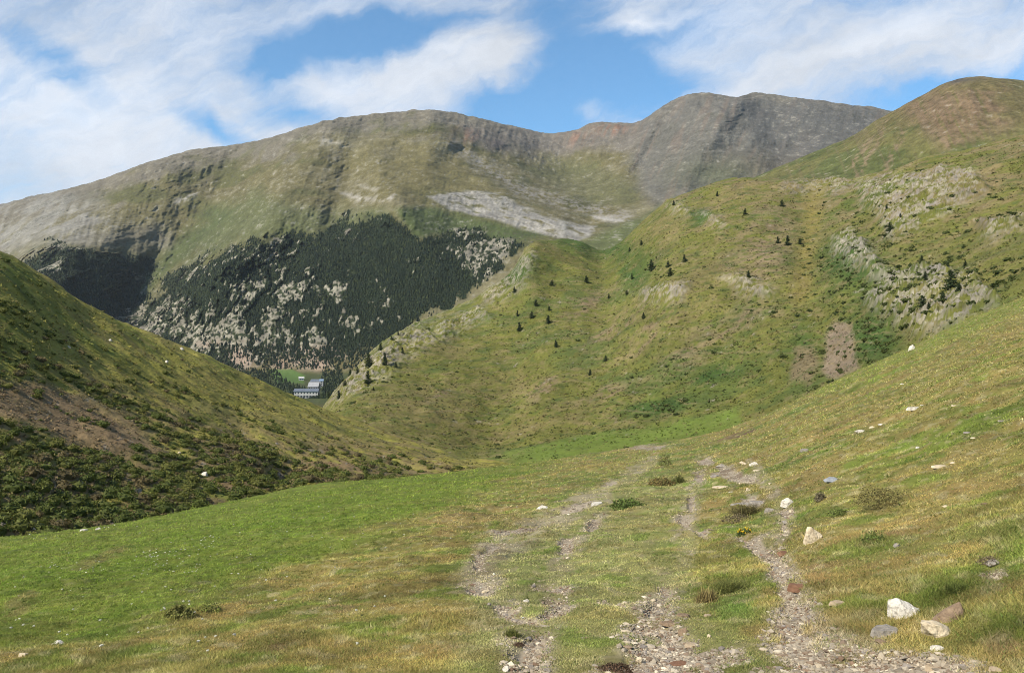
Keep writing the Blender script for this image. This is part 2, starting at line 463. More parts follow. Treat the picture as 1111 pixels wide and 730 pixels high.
def A_color(px, py, X, Y):
    grav, pale, green, bank, brown, wob, wob2 = A_masks(px, py, X, Y)
    D = Y
    n1 = fbm(X*0.16+7, Y*0.16, 1.0, 4); n2 = fbm(X*1.6, Y*1.6+11, 4.0, 4)
    c = np.zeros(px.shape+(3,)); c[:] = (0.140, 0.124, 0.036)
    c = lerp(c, (0.085, 0.108, 0.024), sstep(0.0, 0.45, n1+0.5*n2))
    c = lerp(c, (0.165, 0.120, 0.046), sstep(0.05, 0.5, -n1+0.6*wob)*0.75)
    # bottom left corner: dry orange-brown grass
    c = lerp(c, (0.165, 0.125, 0.040), inpoly(px+wob2*30, py+wob2*8, [(0,705),(180,672),(330,620),(470,570),(520,600),(520,740),(0,740)], 22)*0.6)
    c = lerp(c, (0.082, 0.116, 0.013), green*(0.86+0.3*n1))
    c = lerp(c, (0.155, 0.150, 0.058), pale*0.75)
    # right slope: ochre with greener streaks
    rs = sstep(840, 960, px)*sstep(560, 470, py)
    c = lerp(c, (0.148, 0.122, 0.038), rs*0.6)
    c = lerp(c, (0.100, 0.125, 0.022), rs*sstep(0.1, 0.5, fbm(X*0.12-Y*0.05, (X*0.4+Y)*0.25, 3.0, 4))*0.9)
    c = lerp(c, (0.11, 0.135, 0.022), inpoly(px, py+wob2*6, [(880,425),(960,385),(1060,335),(1111,312),(1111,332),(1050,362),(960,405),(890,432)], 6)*0.7)
    c = lerp(c, (0.098, 0.118, 0.028), inpoly(px+wob2*30, py+wob2*12, [(1010,585),(1111,540),(1111,660),(1060,650),(1000,640),(930,600)], 20)*sstep(-0.3, 0.3, n2+wob)*0.7)
    c = lerp(c, (0.065, 0.110, 0.022), np.maximum(blob(px, py, 800, 650, 34, 22), blob(px, py, 800, 722, 40, 16))*0.8)
    c = lerp(c, (0.150, 0.098, 0.052), brown*0.6)
    gq = 1-0.65*np.clip(green, 0, 1)
    s1 = fbm(X*3.4+9, Y*3.4, 8.0, 3); s2 = fbm(X*1.3+2, Y*1.3, 14.0, 3); s3 = fbm(X*5.5, Y*5.5+4, 18.0, 2)
    c = lerp(c, (0.185, 0.124, 0.046), sstep(0.14, 0.48, s1*0.6+s2)*0.50*gq*(1-0.5*pale))
    c = lerp(c, (0.078, 0.112, 0.016), sstep(0.15, 0.45, -s1*0.5-s2)*0.60)
    c = lerp(c, (0.230, 0.200, 0.105), sstep(0.22, 0.45, s3+0.3*s1)*0.55*gq)
    c = c*(1.06+0.34*fbm(X*0.6+4, Y*0.6, 6.0, 3)+0.30*fbm(X*2.4, Y*2.4, 3.0, 3))[..., None]
    c = lerp(c, (0.088, 0.110, 0.016), green*0.40*sstep(-0.5, 0.3, wob))
    c = lerp(c, (0.205, 0.180, 0.092), worn_mask(px, py, wob, s1)*0.45)
    gv = lerp(np.broadcast_to(np.array((0.27, 0.225, 0.165)), c.shape), (0.165, 0.125, 0.085), sstep(-0.1, 0.4, n2))
    c = c*(1-grav[..., None])+gv*grav[..., None]
    c = lerp(c, (0.105, 0.068, 0.040), bank*(0.75+0.25*np.clip(1-(D-40)/60, -1, 1))*sstep(-0.45, 0.15, fbm(X*1.4, Y*0.5, 3.0, 3)))
    return c, grav, bank
def A_disp(px, y, D):
    X = (px-CX)/F*D; Y = D
    near = np.clip(D/18.0, 0.12, 1.0)
    far = np.clip(D/45.0, 0.0, 1.0)
    dz = 0.20*near*fbm(X/7.0, Y/7.0, 0.0, 3)+0.55*far*fbm(X/22.0+5, Y/22.0, 1.0, 3)
    dz = dz+0.050*np.clip(D/5, 0.6, 2.2)*fbm(X/0.9, Y/0.9, 2.0, 4)+0.016*np.clip(D/5, 0.6, 2)*np.abs(fbm(X/0.28, Y/0.28, 5.0, 2))
    inr = (py_ok := (y > 480) & (D < 60))
    g = np.zeros(np.shape(px+y))
    if np.any(inr):
        for b in GRAVEL: g = np.maximum(g, blob(px, y, *b))
    dz = dz-0.05*sstep(0.2, 0.8, g)*np.where(inr, 1, 0)
    if np.any(inr):
        e_ = fbm(X*5, Y*5, 1.0, 3)
        st = inpoly(px+9*e_, y+5*e_, [(681,693),(702,684),(760,692),(830,705),(830,800),(668,800),(674,718)], 2.2)*np.clip((810-px)/110, 0, 1)
        st = np.maximum(st, 0.25*inpoly(px+6*e_, y+4*e_, [(563,690),(590,690),(590,730),(556,740),(560,712)], 2.0)*np.clip((592-px)/24, 0, 1))
        dz = dz-0.006*st*np.where(inr, 1, 0)
    return D, dz
TA = Terrain(A_c, A_rows, A_disp)
pxA = np.concatenate([np.arange(-900, -260, 16), np.arange(-260, -40, 4), np.arange(-40, 1150, 0.9), np.arange(1150, 1380, 4), np.arange(1380, 2001, 16)]).astype(float)
TT = np.concatenate([np.linspace(0, 1, 40, endpoint=False), np.linspace(1, 2, 400, endpoint=False), np.linspace(2, 3, 150, endpoint=False), np.linspace(3, 6, 50)])
PX, PY, DD = TA.mesh_grid(pxA, TT)
VA = TA.world(PX, PY, DD)
cA, _, _ = A_color(PX, PY, VA[..., 0], VA[..., 1])
meadow = new_mesh('meadow', VA, grid_faces(*PX.shape), 4, M_near, cA)
tag(meadow, 'near alpine meadow with stony double track falling away to the left', 'meadow', kind='structure')

# ------------------------------------------------------------------ B: shrubby hillside on the left
B_c = [-500, -150, 0, 100, 200, 300, 400, 450, 530, 620]
B_rows = [
    ([800, 720, 690, 660, 632, 606, 580, 568, 556, 560], [42, 52, 60, 70, 82, 96, 116, 130, 158, 175]),
    ([740, 650, 612, 590, 570, 552, 536, 528, 518, 524], [50, 60, 70, 80, 92, 108, 130, 145, 175, 190]),
    ([400, 425, 440, 455, 470, 482, 496, 502, 508, 516], [72, 88, 100, 114, 130, 150, 172, 182, 198, 200]),
    ([60, 205, 275, 333, 378, 422, 462, 480, 501, 514], [105, 130, 150, 172, 195, 220, 235, 232, 215, 208]),
    ([75, 217, 287, 345, 390, 432, 472, 489, 508, 522], [130, 156, 180, 206, 234, 262, 275, 268, 240, 230]),
    ([160, 300, 370, 420, 460, 495, 530, 540, 550, 560], [200, 230, 260, 290, 320, 350, 350, 330, 300, 280]),
]
B_rows = [(np.array(a, float), np.array(b, float)) for a, b in B_rows]
def B_disp(px, y, D):
    X = (px-CX)/F*D; Y = D
    dz = 1.2*fbm(X/38.0, Y/38.0, 3.0, 4)+0.8*fbm(X/9.0, Y/9.0, 7.0, 4)
    # sheep-track terraces and the cut bank above the stream
    dz = dz-3.0*blob(px, y, 305, 507, 20, 10)+0.16*fbm(X/2.6, Y/2.6, 3.0, 3)+0.5*fbm(X/14-Y/30, Y/5, 8.0, 3)
    return D, dz*np.clip(D/90, 0.5, 1)
TB = Terrain(B_c, B_rows, B_disp)
B_SCREE = [(-50,398),(30,410),(90,434),(150,468),(180,490),(140,500),(90,484),(40,460),(-50,445)]
def B_color(px, py, X, Y):
    w = fbm(X/6, Y/6, 1.0, 4); w2 = fbm(X/25, Y/25, 4.0, 4); f = fbm(X/1.6, Y/1.6, 2.0, 4)
    c = np.zeros(px.shape+(3,)); c[:] = (0.205, 0.186, 0.040)
    c = lerp(c, (0.128, 0.138, 0.028), sstep(0.0, 0.5, w2+0.4*w))
    c = lerp(c, (0.205, 0.165, 0.055), sstep(0.1, 0.5, -w2+0.4*f)*0.7)
    low = sstep(400, 480, py-0.0*px+0.18*(200-px))*sstep(600, 450, px)
    br = inpoly(px+w*22, py+w*12, B_SCREE, 10)
    c = lerp(c, (0.185, 0.125, 0.070), br*0.9)
    c = lerp(c, (0.165, 0.115, 0.064), low*sstep(-0.35, 0.15, w+0.4*f)*0.8)
    c = lerp(c, (0.170, 0.110, 0.060), np.maximum(blob(px, py, 260, 520, 90, 16, -8), blob(px, py, 350, 505, 40, 14))*sstep(-0.3, 0.3, f+w)*0.9)
    t1 = fbm(X/1.1, Y/1.1, 5.0, 3); t2 = fbm(X/0.45, Y/0.45, 2.0, 2); t3 = fbm(X/12-Y/26, Y/4.2, 9.0, 4)
    c = c*(1.0+0.26*t1+0.22*t2)[..., None]
    c = lerp(c, (0.050, 0.060, 0.016), sstep(0.2, 0.55, t3+0.4*t1)*0.6*(1-br))
    c = lerp(c, (0.150, 0.112, 0.050), sstep(0.2, 0.5, -t3+0.4*t2)*0.5)
    c = lerp(c, (0.30, 0.28, 0.25), sstep(0.55, 0.75, f+0.5*w)*low*0.5)
    return c, low
pxB = np.concatenate([np.arange(-500, -60, 6), np.arange(-60, 621, 1.1)]).astype(float)
TT = np.concatenate([np.linspace(0, 1, 60, endpoint=False), np.linspace(1, 2, 110, endpoint=False), np.linspace(2, 3, 150, endpoint=False), np.linspace(3, 5, 50)])
PX, PY, DD = TB.mesh_grid(pxB, TT)
VB = TB.world(PX, PY, DD)
cB, _ = B_color(PX, PY, VB[..., 0], VB[..., 1])
hillside = new_mesh('hillside', VB, grid_faces(*PX.shape), 4, M_mid, cB)
tag(hillside, 'shrub covered hillside dropping from the left into the stream gully', 'hillside', kind='structure')

# ------------------------------------------------------------------ C: the grassy spur and slope across the gully
C_c = [260, 300, 345, 365, 385, 420, 460, 500, 530, 555, 576, 600, 630, 655, 675, 700, 722, 770, 830, 870, 930, 960, 1000, 1050, 1111, 1300, 1600]
def _k(*a): return np.array(a, float)
C_rows = [
    (_k(560,545,535,535,537,540,540,540,540,540,538,536,534,532,530,527,524,514,500,486,458,446,430,412,390,310,210),
     _k(150,150,152,154,156,158,160,160,160,160,160,160,160,160,160,158,156,152,145,138,126,122,116,110,102,85,70)),
    (_k(520,508,502,504,506,510,512,513,513,513,512,510,508,506,504,501,498,488,472,458,428,415,398,378,353,275,180),
     _k(195,200,205,208,210,212,215,216,216,216,216,216,216,216,214,213,211,205,195,186,170,165,158,150,140,118,95)),
    (_k(505,490,474,472,472,476,483,488,489,488,485,481,476,471,467,462,458,450,438,424,396,382,363,342,316,236,140),
     _k(250,262,272,276,278,282,287,292,294,294,293,291,289,287,284,281,277,267,252,240,216,206,196,184,170,142,115)),
    (_k(498,480,458,440,425,408,400,395,390,382,370,362,358,352,340,325,312,300,290,286,272,262,250,238,220,160,90),
     _k(310,340,375,388,398,410,420,428,432,436,440,442,445,446,440,430,420,408,392,384,360,348,332,316,296,250,210)),
    (_k(492,472,448,428,402,372,350,335,318,296,264,260,264,272,261,240,222,200,193,196,195,188,172,160,146,100,50),
     _k(380,410,440,462,485,510,530,550,565,580,600,620,645,660,650,632,620,600,570,560,525,505,480,450,420,360,300)),
    (_k(500,480,456,438,414,386,366,350,335,314,284,280,282,288,278,258,240,220,212,214,214,208,193,182,170,128,80),
     _k(440,470,500,524,550,580,604,628,646,664,690,712,740,756,746,728,714,690,655,644,604,580,552,518,484,414,350)),
    (_k(560,540,520,510,500,490,480,470,460,440,420,410,410,410,400,390,370,350,340,340,340,330,320,300,290,240,180),
     _k(600,640,700,740,770,800,830,860,880,900,930,960,990,1000,1000,980,960,930,890,870,820,790,750,700,660,560,470)),
]
C_OUT = [[(930,200),(965,195),(1010,190),(1060,185),(1070,215),(1030,235),(995,250),(965,262),(940,225)],
         [(900,262),(925,250),(955,290),(1000,300),(1010,320),(990,330),(950,305),(915,290)],
         [(955,300),(1010,290),(1060,310),(1080,330),(1040,352),(1000,365),(965,350),(940,330)],
         [(785,304),(815,306),(842,314),(838,322),(800,319)],
         [(553,300),(575,272),(581,285),(566,310),(545,325),(520,330),(530,316)],
         [(470,352),(520,332),(535,338),(500,356),(478,368)],
         [(352,442),(362,425),(385,402),(420,372),(450,355),(470,352),(475,370),(440,390),(420,410),(385,432)],
         [(758,232),(768,228),(790,250),(782,252)], [(722,222),(740,222),(750,232),(730,234)],
         [(850,200),(905,196),(930,204),(900,210),(860,207)], [(1010,185),(1040,185),(1050,200),(1010,205)],
         [(1060,240),(1111,232),(1111,250),(1070,262)], [(690,318),(745,312),(745,330),(700,332)]]
def C_rock(px, py, X, Y):
    wx = 12*fbm(X/22, Y/22, 3.0, 4); wy = 8*fbm(X/22+30, Y/22, 6.0, 4)
    r = np.zeros(np.shape(px))
    for P in C_OUT: r = np.maximum(r, inpoly(px+wx, py+wy, P, 9))
    return r
def C_disp(px, y, D):
    X = (px-CX)/F*D; Y = D; Z = EYE-(y-CY)/F*D
    dz = 3.4*fbm(X/75.0, Y/75.0, 3.0, 4)*sstep(200, 330, D)+0.9*fbm(X/14.0, Y/14.0, 8.0, 4)
    dD = 12*fbm(X/60.0, Z/60.0, 2.0, 4)*sstep(240, 380, D)
    dD = dD+10*(nearline(px, y, [(885,200),(880,300),(905,400)], 22)+nearline(px, y, [(610,300),(560,400),(520,480)], 26))
    dz = dz+(0.26*fbm(X/5.0, Y/5.0, 3.0, 3)+0.09*fbm(X/1.7, Y/1.7, 6.0, 2))*sstep(90, 200, D)
    r = C_rock(px, y, X, Y)
    dz = dz+r*(2.4*ridged(X/12, Y/12, Z/9, 4)+3.0*ridged(X/4.6, Y/4.6, Z/4.0, 4)+0.8*fbm(X/3.2, Y/3.2, Z/3.2, 3))
    return D+dD, dz
TC = Terrain(C_c, C_rows, C_disp)
def C_color(px, py, X, Y, Z):
    w2 = fbm(X/60, Y/60, Z/60, 4); w = fbm(X/16, Y/16, Z/16, 5); f = fbm(X/4, Y/4, Z/4, 4)
    c = np.zeros(px.shape+(3,)); c[:] = (0.100, 0.101, 0.022)
    c = lerp(c, (0.074, 0.088, 0.021), sstep(0.02, 0.45, w2+0.6*w))
    c = lerp(c, (0.140, 0.114, 0.044), sstep(0.05, 0.5, -w2+0.6*f)*0.65)
    up = sstep(330, 220, py)*sstep(660, 760, px)
    c = lerp(c, (0.155, 0.115, 0.058), up*sstep(-0.2, 0.35, w+0.3*f)*0.75)
    # soil patches
    for b in [(742,380,26,14,-25),(665,360,40,6,-35),(700,366,30,6,-40),(640,330,40,6,-30),(480,432,16,5,-20),(590,422,30,4,-30),(655,425,40,4,-20),(800,350,50,10,-20),(830,275,50,30,-60)]:
        c = lerp(c, (0.175, 0.125, 0.078), blob(px+w*14, py+w*8, *b)*0.8*sstep(-0.4, 0.2, f))
    # fresh green
    for b in [(770,405,40,16,0),(720,440,50,12,-10),(690,300,14,10,0),(760,235,18,8,0),(640,262,60,14,15),(920,290,45,26,20),(950,370,26,30,0),(870,385,16,30,0),(560,300,20,16,0)]:
        c = lerp(c, (0.040, 0.068, 0.014), np.clip(blob(px+w*16, py+w*10, *b)*1.15, 0, 1))
    c = lerp(c, (0.155, 0.125, 0.035), nearline(px+w*8, py, [(885,205),(878,260),(868,320)], 11)*0.85)
    c = lerp(c, (0.185, 0.140, 0.098), inpoly(px+w*5, py+w*5, [(897,362),(905,350),(925,354),(932,400),(905,412),(893,405)], 4)*0.95)
    c = lerp(c, (0.150, 0.110, 0.065), inpoly(px+w*6, py+w*6, [(862,378),(880,376),(890,400),(880,418),(856,414)], 5)*0.8)
    # valley floor strip: short lush turf
    c = lerp(c, (0.100, 0.130, 0.026), inpoly(px+w*10, py+w*3, [(520,500),(580,484),(640,472),(720,462),(800,444),(800,462),(740,474),(660,488),(590,502)], 6)*0.85)
    r = C_rock(px, py, X, Y)
    rk = r*sstep(-0.16, 0.16, f+0.7*fbm(X/2, Y/2, Z/2, 3)+0.25*w)
    rc = lerp(np.broadcast_to(np.array((0.26, 0.23, 0.175)), c.shape), (0.20, 0.175, 0.15), sstep(-0.2, 0.3, w))
    rk = rk*(0.62+0.38*sstep(-0.1, 0.3, fbm(X/1.3, Y/1.3, Z/1.3, 2)))
    c = c*(1-rk[..., None])+rc*rk[..., None]
    tq = np.sin(Z/1.15*6.283/2.2+3.0*fbm(X/40, Y/40, 4.0, 3)+2.2*fbm(X/11, Y/11, 5.0, 2))
    c = lerp(c, (0.158, 0.124, 0.062), sstep(0.72, 0.98, tq)*sstep(0.0, 0.4, fbm(X/30+7, Y/30, 1.0, 3)+0.1)*0.55)
    # turf mottling: tussocks, bilberry mats and worn sheep terraces along the contour
    t1 = fbm(X/2.4, Y/2.4, Z/0.9, 3); t2 = fbm(X/0.95+9, Y/0.95, Z/0.6, 2); t3 = fbm(X/9+3, Y/9, Z/3.0, 4)
    c = c*(1.02+0.24*t1+0.20*t2)[..., None]
    c = lerp(c, (0.046, 0.066, 0.016), sstep(0.20, 0.55, t3+0.40*t1)*0.62*(1-rk))
    c = lerp(c, (0.170, 0.130, 0.062), sstep(0.2, 0.55, -t3+0.4*t2)*0.45*(1-rk))
    c = lerp(c, (0.100, 0.138, 0.022), inpoly(px+w*10, py+w*4, [(540,512),(580,488),(640,474),(720,464),(800,446),(810,470),(760,490),(690,506),(600,514)], 6)*0.7)
    st = sstep(0.62, 0.8, f+0.35*w)*0.5
    c = lerp(c, (0.26, 0.23, 0.18), st)
    return c, r
pxC = np.concatenate([np.arange(260, 1150, 1.0), np.arange(1150, 1600, 8)]).astype(float)
TT = np.concatenate([np.linspace(0, 2, 60, endpoint=False), np.linspace(2, 3, 130, endpoint=False), np.linspace(3, 4, 190, endpoint=False), np.linspace(4, 6, 50)])
PX, PY, DD = TC.mesh_grid(pxC, TT)
VC = TC.world(PX, PY, DD)
cC, _ = C_color(PX, PY, VC[..., 0], VC[..., 1], VC[..., 2])
ridge = new_mesh('grassy_hill', VC, grid_faces(*PX.shape), 4, M_mid, cC)
tag(ridge, 'broad grassy slope and spur dotted with small conifers and outcrops', 'hill', kind='structure')

# ------------------------------------------------------------------ D: reddish peak behind on the right
D_c = [740, 790, 830, 870, 920, 960, 1000, 1030, 1050, 1080, 1111, 1250, 1500]
D_rows = [
    (_k(330,*[330]*12), _k(*[720]*13)),
    (_k(270,262,250,240,235,230,225,222,220,215,212,210,210), _k(820,820,815,800,790,780,770,765,760,755,750,740,720)),
    (_k(245,210,188,171,150,126,105,89,84.5,85,87,92,130), _k(1180,1170,1150,1120,1090,1060,1030,1010,1000,995,990,960,920)),
    (_k(255,222,200,184,164,142,122,107,103,104,106,112,150), _k(1400,1380,1360,1330,1300,1260,1220,1200,1190,1180,1170,1140,1100)),
    (_k(*[330]*13), _k(*[1700]*13)),
]
def D_disp(px, y, D):
    X = (px-CX)/F*D; Y = D; Z = EYE-(y-CY)/F*D
    k = np.clip((D-760)/250, 0, 1)
    gul = ridged(px/34.0-y/70.0, y/170.0, 1.0, 4)
    dD = 22*fbm(X/110, Z/110, 4.0, 4)*k-16*gul*k*np.clip((1020-D)/120, 0.2, 1)
    return D+dD, (4.5*fbm(X/60, Y/60, 2.0, 6))*k
TD = Terrain(D_c, D_rows, D_disp)
pxD = np.arange(740, 1500, 1.2)
TT = np.concatenate([np.linspace(0, 1, 20, endpoint=False), np.linspace(1, 2, 190, endpoint=False), np.linspace(2, 4, 40)])
PX, PY, DD = TD.mesh_grid(pxD, TT)
VD = TD.world(PX, PY, DD)
def D_color(px, py, X, Y, Z):
    w2 = fbm(X/120, Y/120, Z/120, 4); w = fbm(X/35, Y/35, Z/35, 5); f = fbm(X/9, Y/9, Z/9, 4)
    st = fbm(px/6.0-py/14.0, py/60.0, 5.0, 4)
    c = np.zeros(px.shape+(3,)); c[:] = (0.105, 0.100, 0.035)
    c = lerp(c, (0.075, 0.085, 0.028), sstep(0, 0.4, w2+0.5*w))
    c = lerp(c, (0.128, 0.092, 0.050), sstep(165, 115, py+w*20)*0.45)
    c = lerp(c, (0.148, 0.096, 0.064), inpoly(px+w*20, py+w*16, [(975,114),(1020,92),(1085,92),(1090,125),(1055,155),(1030,166),(1012,148),(990,132)], 14)*sstep(-0.7, 0.0, st+0.5*f)*0.72)
    for L_ in ([(962,128),(950,160),(930,192)], [(985,135),(972,160),(958,192)], [(1000,130),(1030,160)], [(945,150),(925,180)]):
        c = lerp(c, (0.165, 0.118, 0.075), nearline(px+w*6, py, L_, 3.2)*sstep(-0.35, 0.2, f+st)*0.8)
    c = lerp(c, (0.130, 0.105, 0.055), sstep(0.1, 0.5, st)*0.5)
    c = lerp(c, (0.075, 0.065, 0.055), blob(px, py, 1040, 87, 22, 4)*0.9)
    c = lerp(c, (0.22, 0.19, 0.15), sstep(0.5, 0.75, f+0.4*w)*0.5)
    return c*(0.92+0.4*f+0.35*fbm(X/3.2, Y/3.2, Z/3.2, 3))[..., None]
peak = new_mesh('peak', VD, grid_faces(*PX.shape), 4, M_far, D_color(PX, PY, VD[..., 0], VD[..., 1], VD[..., 2]))
tag(peak, 'rounded green and rust red peak rising behind the right hand slope', 'mountain', kind='structure')

# ------------------------------------------------------------------ E: the great massif and the cirque
E_c = [-400, -100, 0, 50, 100, 150, 200, 250, 300, 350, 400, 450, 470, 490, 520, 560, 600, 625, 640, 670, 692, 715, 740, 770, 795, 820, 860, 900, 950, 1050, 1250]
E_rows = [
    (_k(*[560]*31), _k(*[560]*31)),
    (_k(470,455,445,440,438,436,434,433,432,432,432,432,430,428,420,400,380,370,365,360,355,350,345,340,340,340,340,340,340,345,350),
     _k(820,830,840,850,855,860,862,864,866,866,866,866,866,866,870,880,900,900,900,900,900,900,900,900,900,900,900,900,900,900,900)),
    (_k(440,420,410,408,407,406,405,405,405,405,403,397,390,382,362,335,315,306,303,300,298,296,294,292,290,290,290,290,290,295,300),
     _k(1500,1480,1460,1450,1440,1432,1425,1420,1416,1412,1400,1360,1335,1310,1260,1210,1170,1160,1160,1160,1160,1160,1160,1160,1160,1160,1160,1160,1160,1150,1100)),
    (_k(400,345,322,312,316,328,332,326,322,320,316,312,308,304,292,276,266,262,260,258,258,258,258,256,254,252,250,250,250,255,260),
     _k(1720,1740,1760,1730,1750,1800,1700,1600,1545,1520,1500,1480,1470,1470,1480,1500,1520,1540,1540,1530,1510,1500,1480,1460,1440,1430,1430,1430,1430,1420,1400)),
    (_k(375,310,278,262,262,272,278,266,252,244,236,232,230,228,226,224,224,224,224,224,224,222,220,220,220,220,220,220,220,225,240),
     _k(2000,2020,2060,2030,2030,2080,2020,1920,1840,1800,1770,1740,1760,1800,1860,1950,2050,2120,2150,2120,2050,2000,1960,1930,1900,1900,1900,1900,1900,1860,1800)),
    (_k(350,280,248,234,226,220,214,206,198,190,182,178,178,180,182,186,192,192,190,186,182,178,172,168,166,166,166,168,170,180,210),
     _k(2350,2400,2450,2420,2420,2430,2420,2380,2330,2300,2280,2280,2320,2400,2520,2680,2850,2900,2880,2780,2680,2580,2500,2430,2400,2380,2370,2360,2340,2300,2200)),
    (_k(330,256,222,211,198,180.5,165.5,158,147.5,132.5,124.5,120.5,120,122,129.5,138,145,140.5,134.5,133.5,133,118,105,102,106,102.5,106,111,118,140,200),
     _k(2650,2750,2850,2850,2850,2850,2850,2860,2900,2950,3000,3050,3080,3120,3200,3350,3480,3480,3450,3400,3350,3250,3150,3080,3040,3000,2960,2920,2880,2750,2500)),
    (_k(340,268,236,226,212,195,180,172,162,148,140,136,136,138,146,154,160,156,150,149,148,135,122,119,122,120,124,128,135,156,215),
     _k(3100,3200,3300,3300,3300,3300,3300,3310,3350,3400,3450,3500,3530,3570,3650,3800,3930,3930,3900,3850,3800,3700,3600,3530,3490,3450,3400,3360,3320,3200,2900)),
    (_k(*[340]*31), _k(*[4200]*31)),
]
F_MAIN = [(120,345),(140,330),(185,300),(215,285),(262,265),(300,258),(340,256),(372,238),(405,234),(432,240),(455,262),(475,250),(520,252),(565,262),(548,285),(520,310),(455,350),(420,380),(360,395),(300,385),(250,400),(160,372)]
F_LEFT = [(25,288),(45,272),(62,262),(80,270),(110,274),(160,276),(172,288),(152,318),(150,345),(110,345),(60,330)]
SCREE = [(464,213),(504,207),(540,211),(561,222),(590,233),(626,242),(648,245),(646,251),(626,263),(594,256),(561,247),(529,236),(486,227)]
def E_forest(px, py, X, Z):
    w = fbm(X/90, Z/90, 2.0, 4); w3 = 0.75*fbm(X/42, Z/60, 8.0, 4)+0.55*fbm(X/10, Z/20, 3.0, 3)
    m = np.maximum(inpoly(px+w*20+w3*9, py+w*15+w3*9, F_MAIN, 6), inpoly(px+w*12+w3*6, py+w*9+w3*6, F_LEFT, 5))
    # openings where the rock stands bare
    op = np.zeros(np.shape(px))
    for b in [(292,285,26,20,0,0.5),(330,315,70,12,-5,0.42),(400,330,40,8,0,0.25),(205,355,50,22,20,0.42),(160,352,30,16,20,0.4),(250,360,40,20,0,0.5),(320,370,60,16,0,0.45),(515,275,50,28,20,0.50),(390,262,60,10,-10,0.22),(230,285,50,10,-20,0.22),(545,262,30,14,0,0.3),(300,340,80,10,0,0.3),(175,330,20,10,0,0.3),
              (430,270,60,30,0,-0.35),(60,285,24,16,0,0.3),(120,285,40,16,0,-0.3),(390,285,40,20,0,-0.1),(470,320,50,22,0,-0.3),(300,395,60,12,0,0.7),(365,350,40,8,0,0.2),(240,300,30,16,0,0.15),(460,255,8,20,0,0.4)]:
        op = op+b[5]*blob(px, py, *b[:5])
    hole = sstep(0.22, 0.34, 0.9*w3+op-0.08)
    return m, hole
def E_disp(px, y, D):
    X = (px-CX)/F*D; Y = D; Z = EYE-(y-CY)/F*D
    k = np.clip((D-1430)/350, 0, 1)
    rel = 45*fbm(px/75.0, y/75.0, 3.0, 3)-30*ridged(px/52.0+y/140.0, y/150.0, 1.0, 4)*sstep(1500, 1800, D)
    rel = rel-8*ridged(px/13.0+y/60.0, y/70.0, 7.0, 4)*sstep(1500, 1800, D)*sstep(3500, 3200, D)
    rel = rel+12*fbm(X/60, Z/60, 5.0, 4)+5*fbm(X/18, Z/14, 2.0, 3)
    # hollows and spurs of the face
    rel = rel+120*nearline(px, y, [(262,175),(222,235),(185,285),(145,325)], 34)
    rel = rel-150*nearline(px, y, [(350,140),(312,205),(278,250),(240,300)], 36)
    rel = rel-110*nearline(px, y, [(165,185),(120,230),(75,262),(40,300)], 34)
    rel = rel-90*nearline(px, y, [(395,165),(425,215),(455,262),(490,310)], 18)
    rel = rel+80*nearline(px, y, [(395,150),(380,190),(365,235)], 20)+45*nearline(px, y, [(120,215),(95,250),(60,275)], 12)-60*nearline(px, y, [(470,130),(520,180),(565,225),(610,245)], 14)
    rel = rel+90*nearline(px, y, [(500,165),(560,205),(640,240)], 9)
    rel = rel+70*nearline(px, y, [(575,150),(600,180),(640,215)], 24)
    rel = rel-120*nearline(px, y, [(800,112),(760,160),(735,200)], 18)
    rel = rel+120*nearline(px, y, [(830,115),(850,160),(850,200)], 26)
    rel = rel-100*nearline(px, y, [(715,122),(690,165),(668,200)], 9)
    wall = sstep(190, 130, y)*sstep(2500, 2900, D)*(1-sstep(3300, 3600, D))
    rel = rel-15*wall*ridged(px/14.0, y/60.0, 4.0, 4)
    m, hole = E_forest(px, y, X, Z)
    rk = m*hole
    rel = rel-18*rk*ridged(X/24, Z/34, 3.0, 4)-10*rk*ridged(X/8, Z/12, 6.0, 3)
    dz = k*(7*fbm(X/140, Y/140, 3.0, 6)+sstep(2600, 2900, D)*6*fbm(X/40, Y/90, 7.0, 4))
    return D+k*rel, dz
TE = Terrain(E_c, E_rows, E_disp)
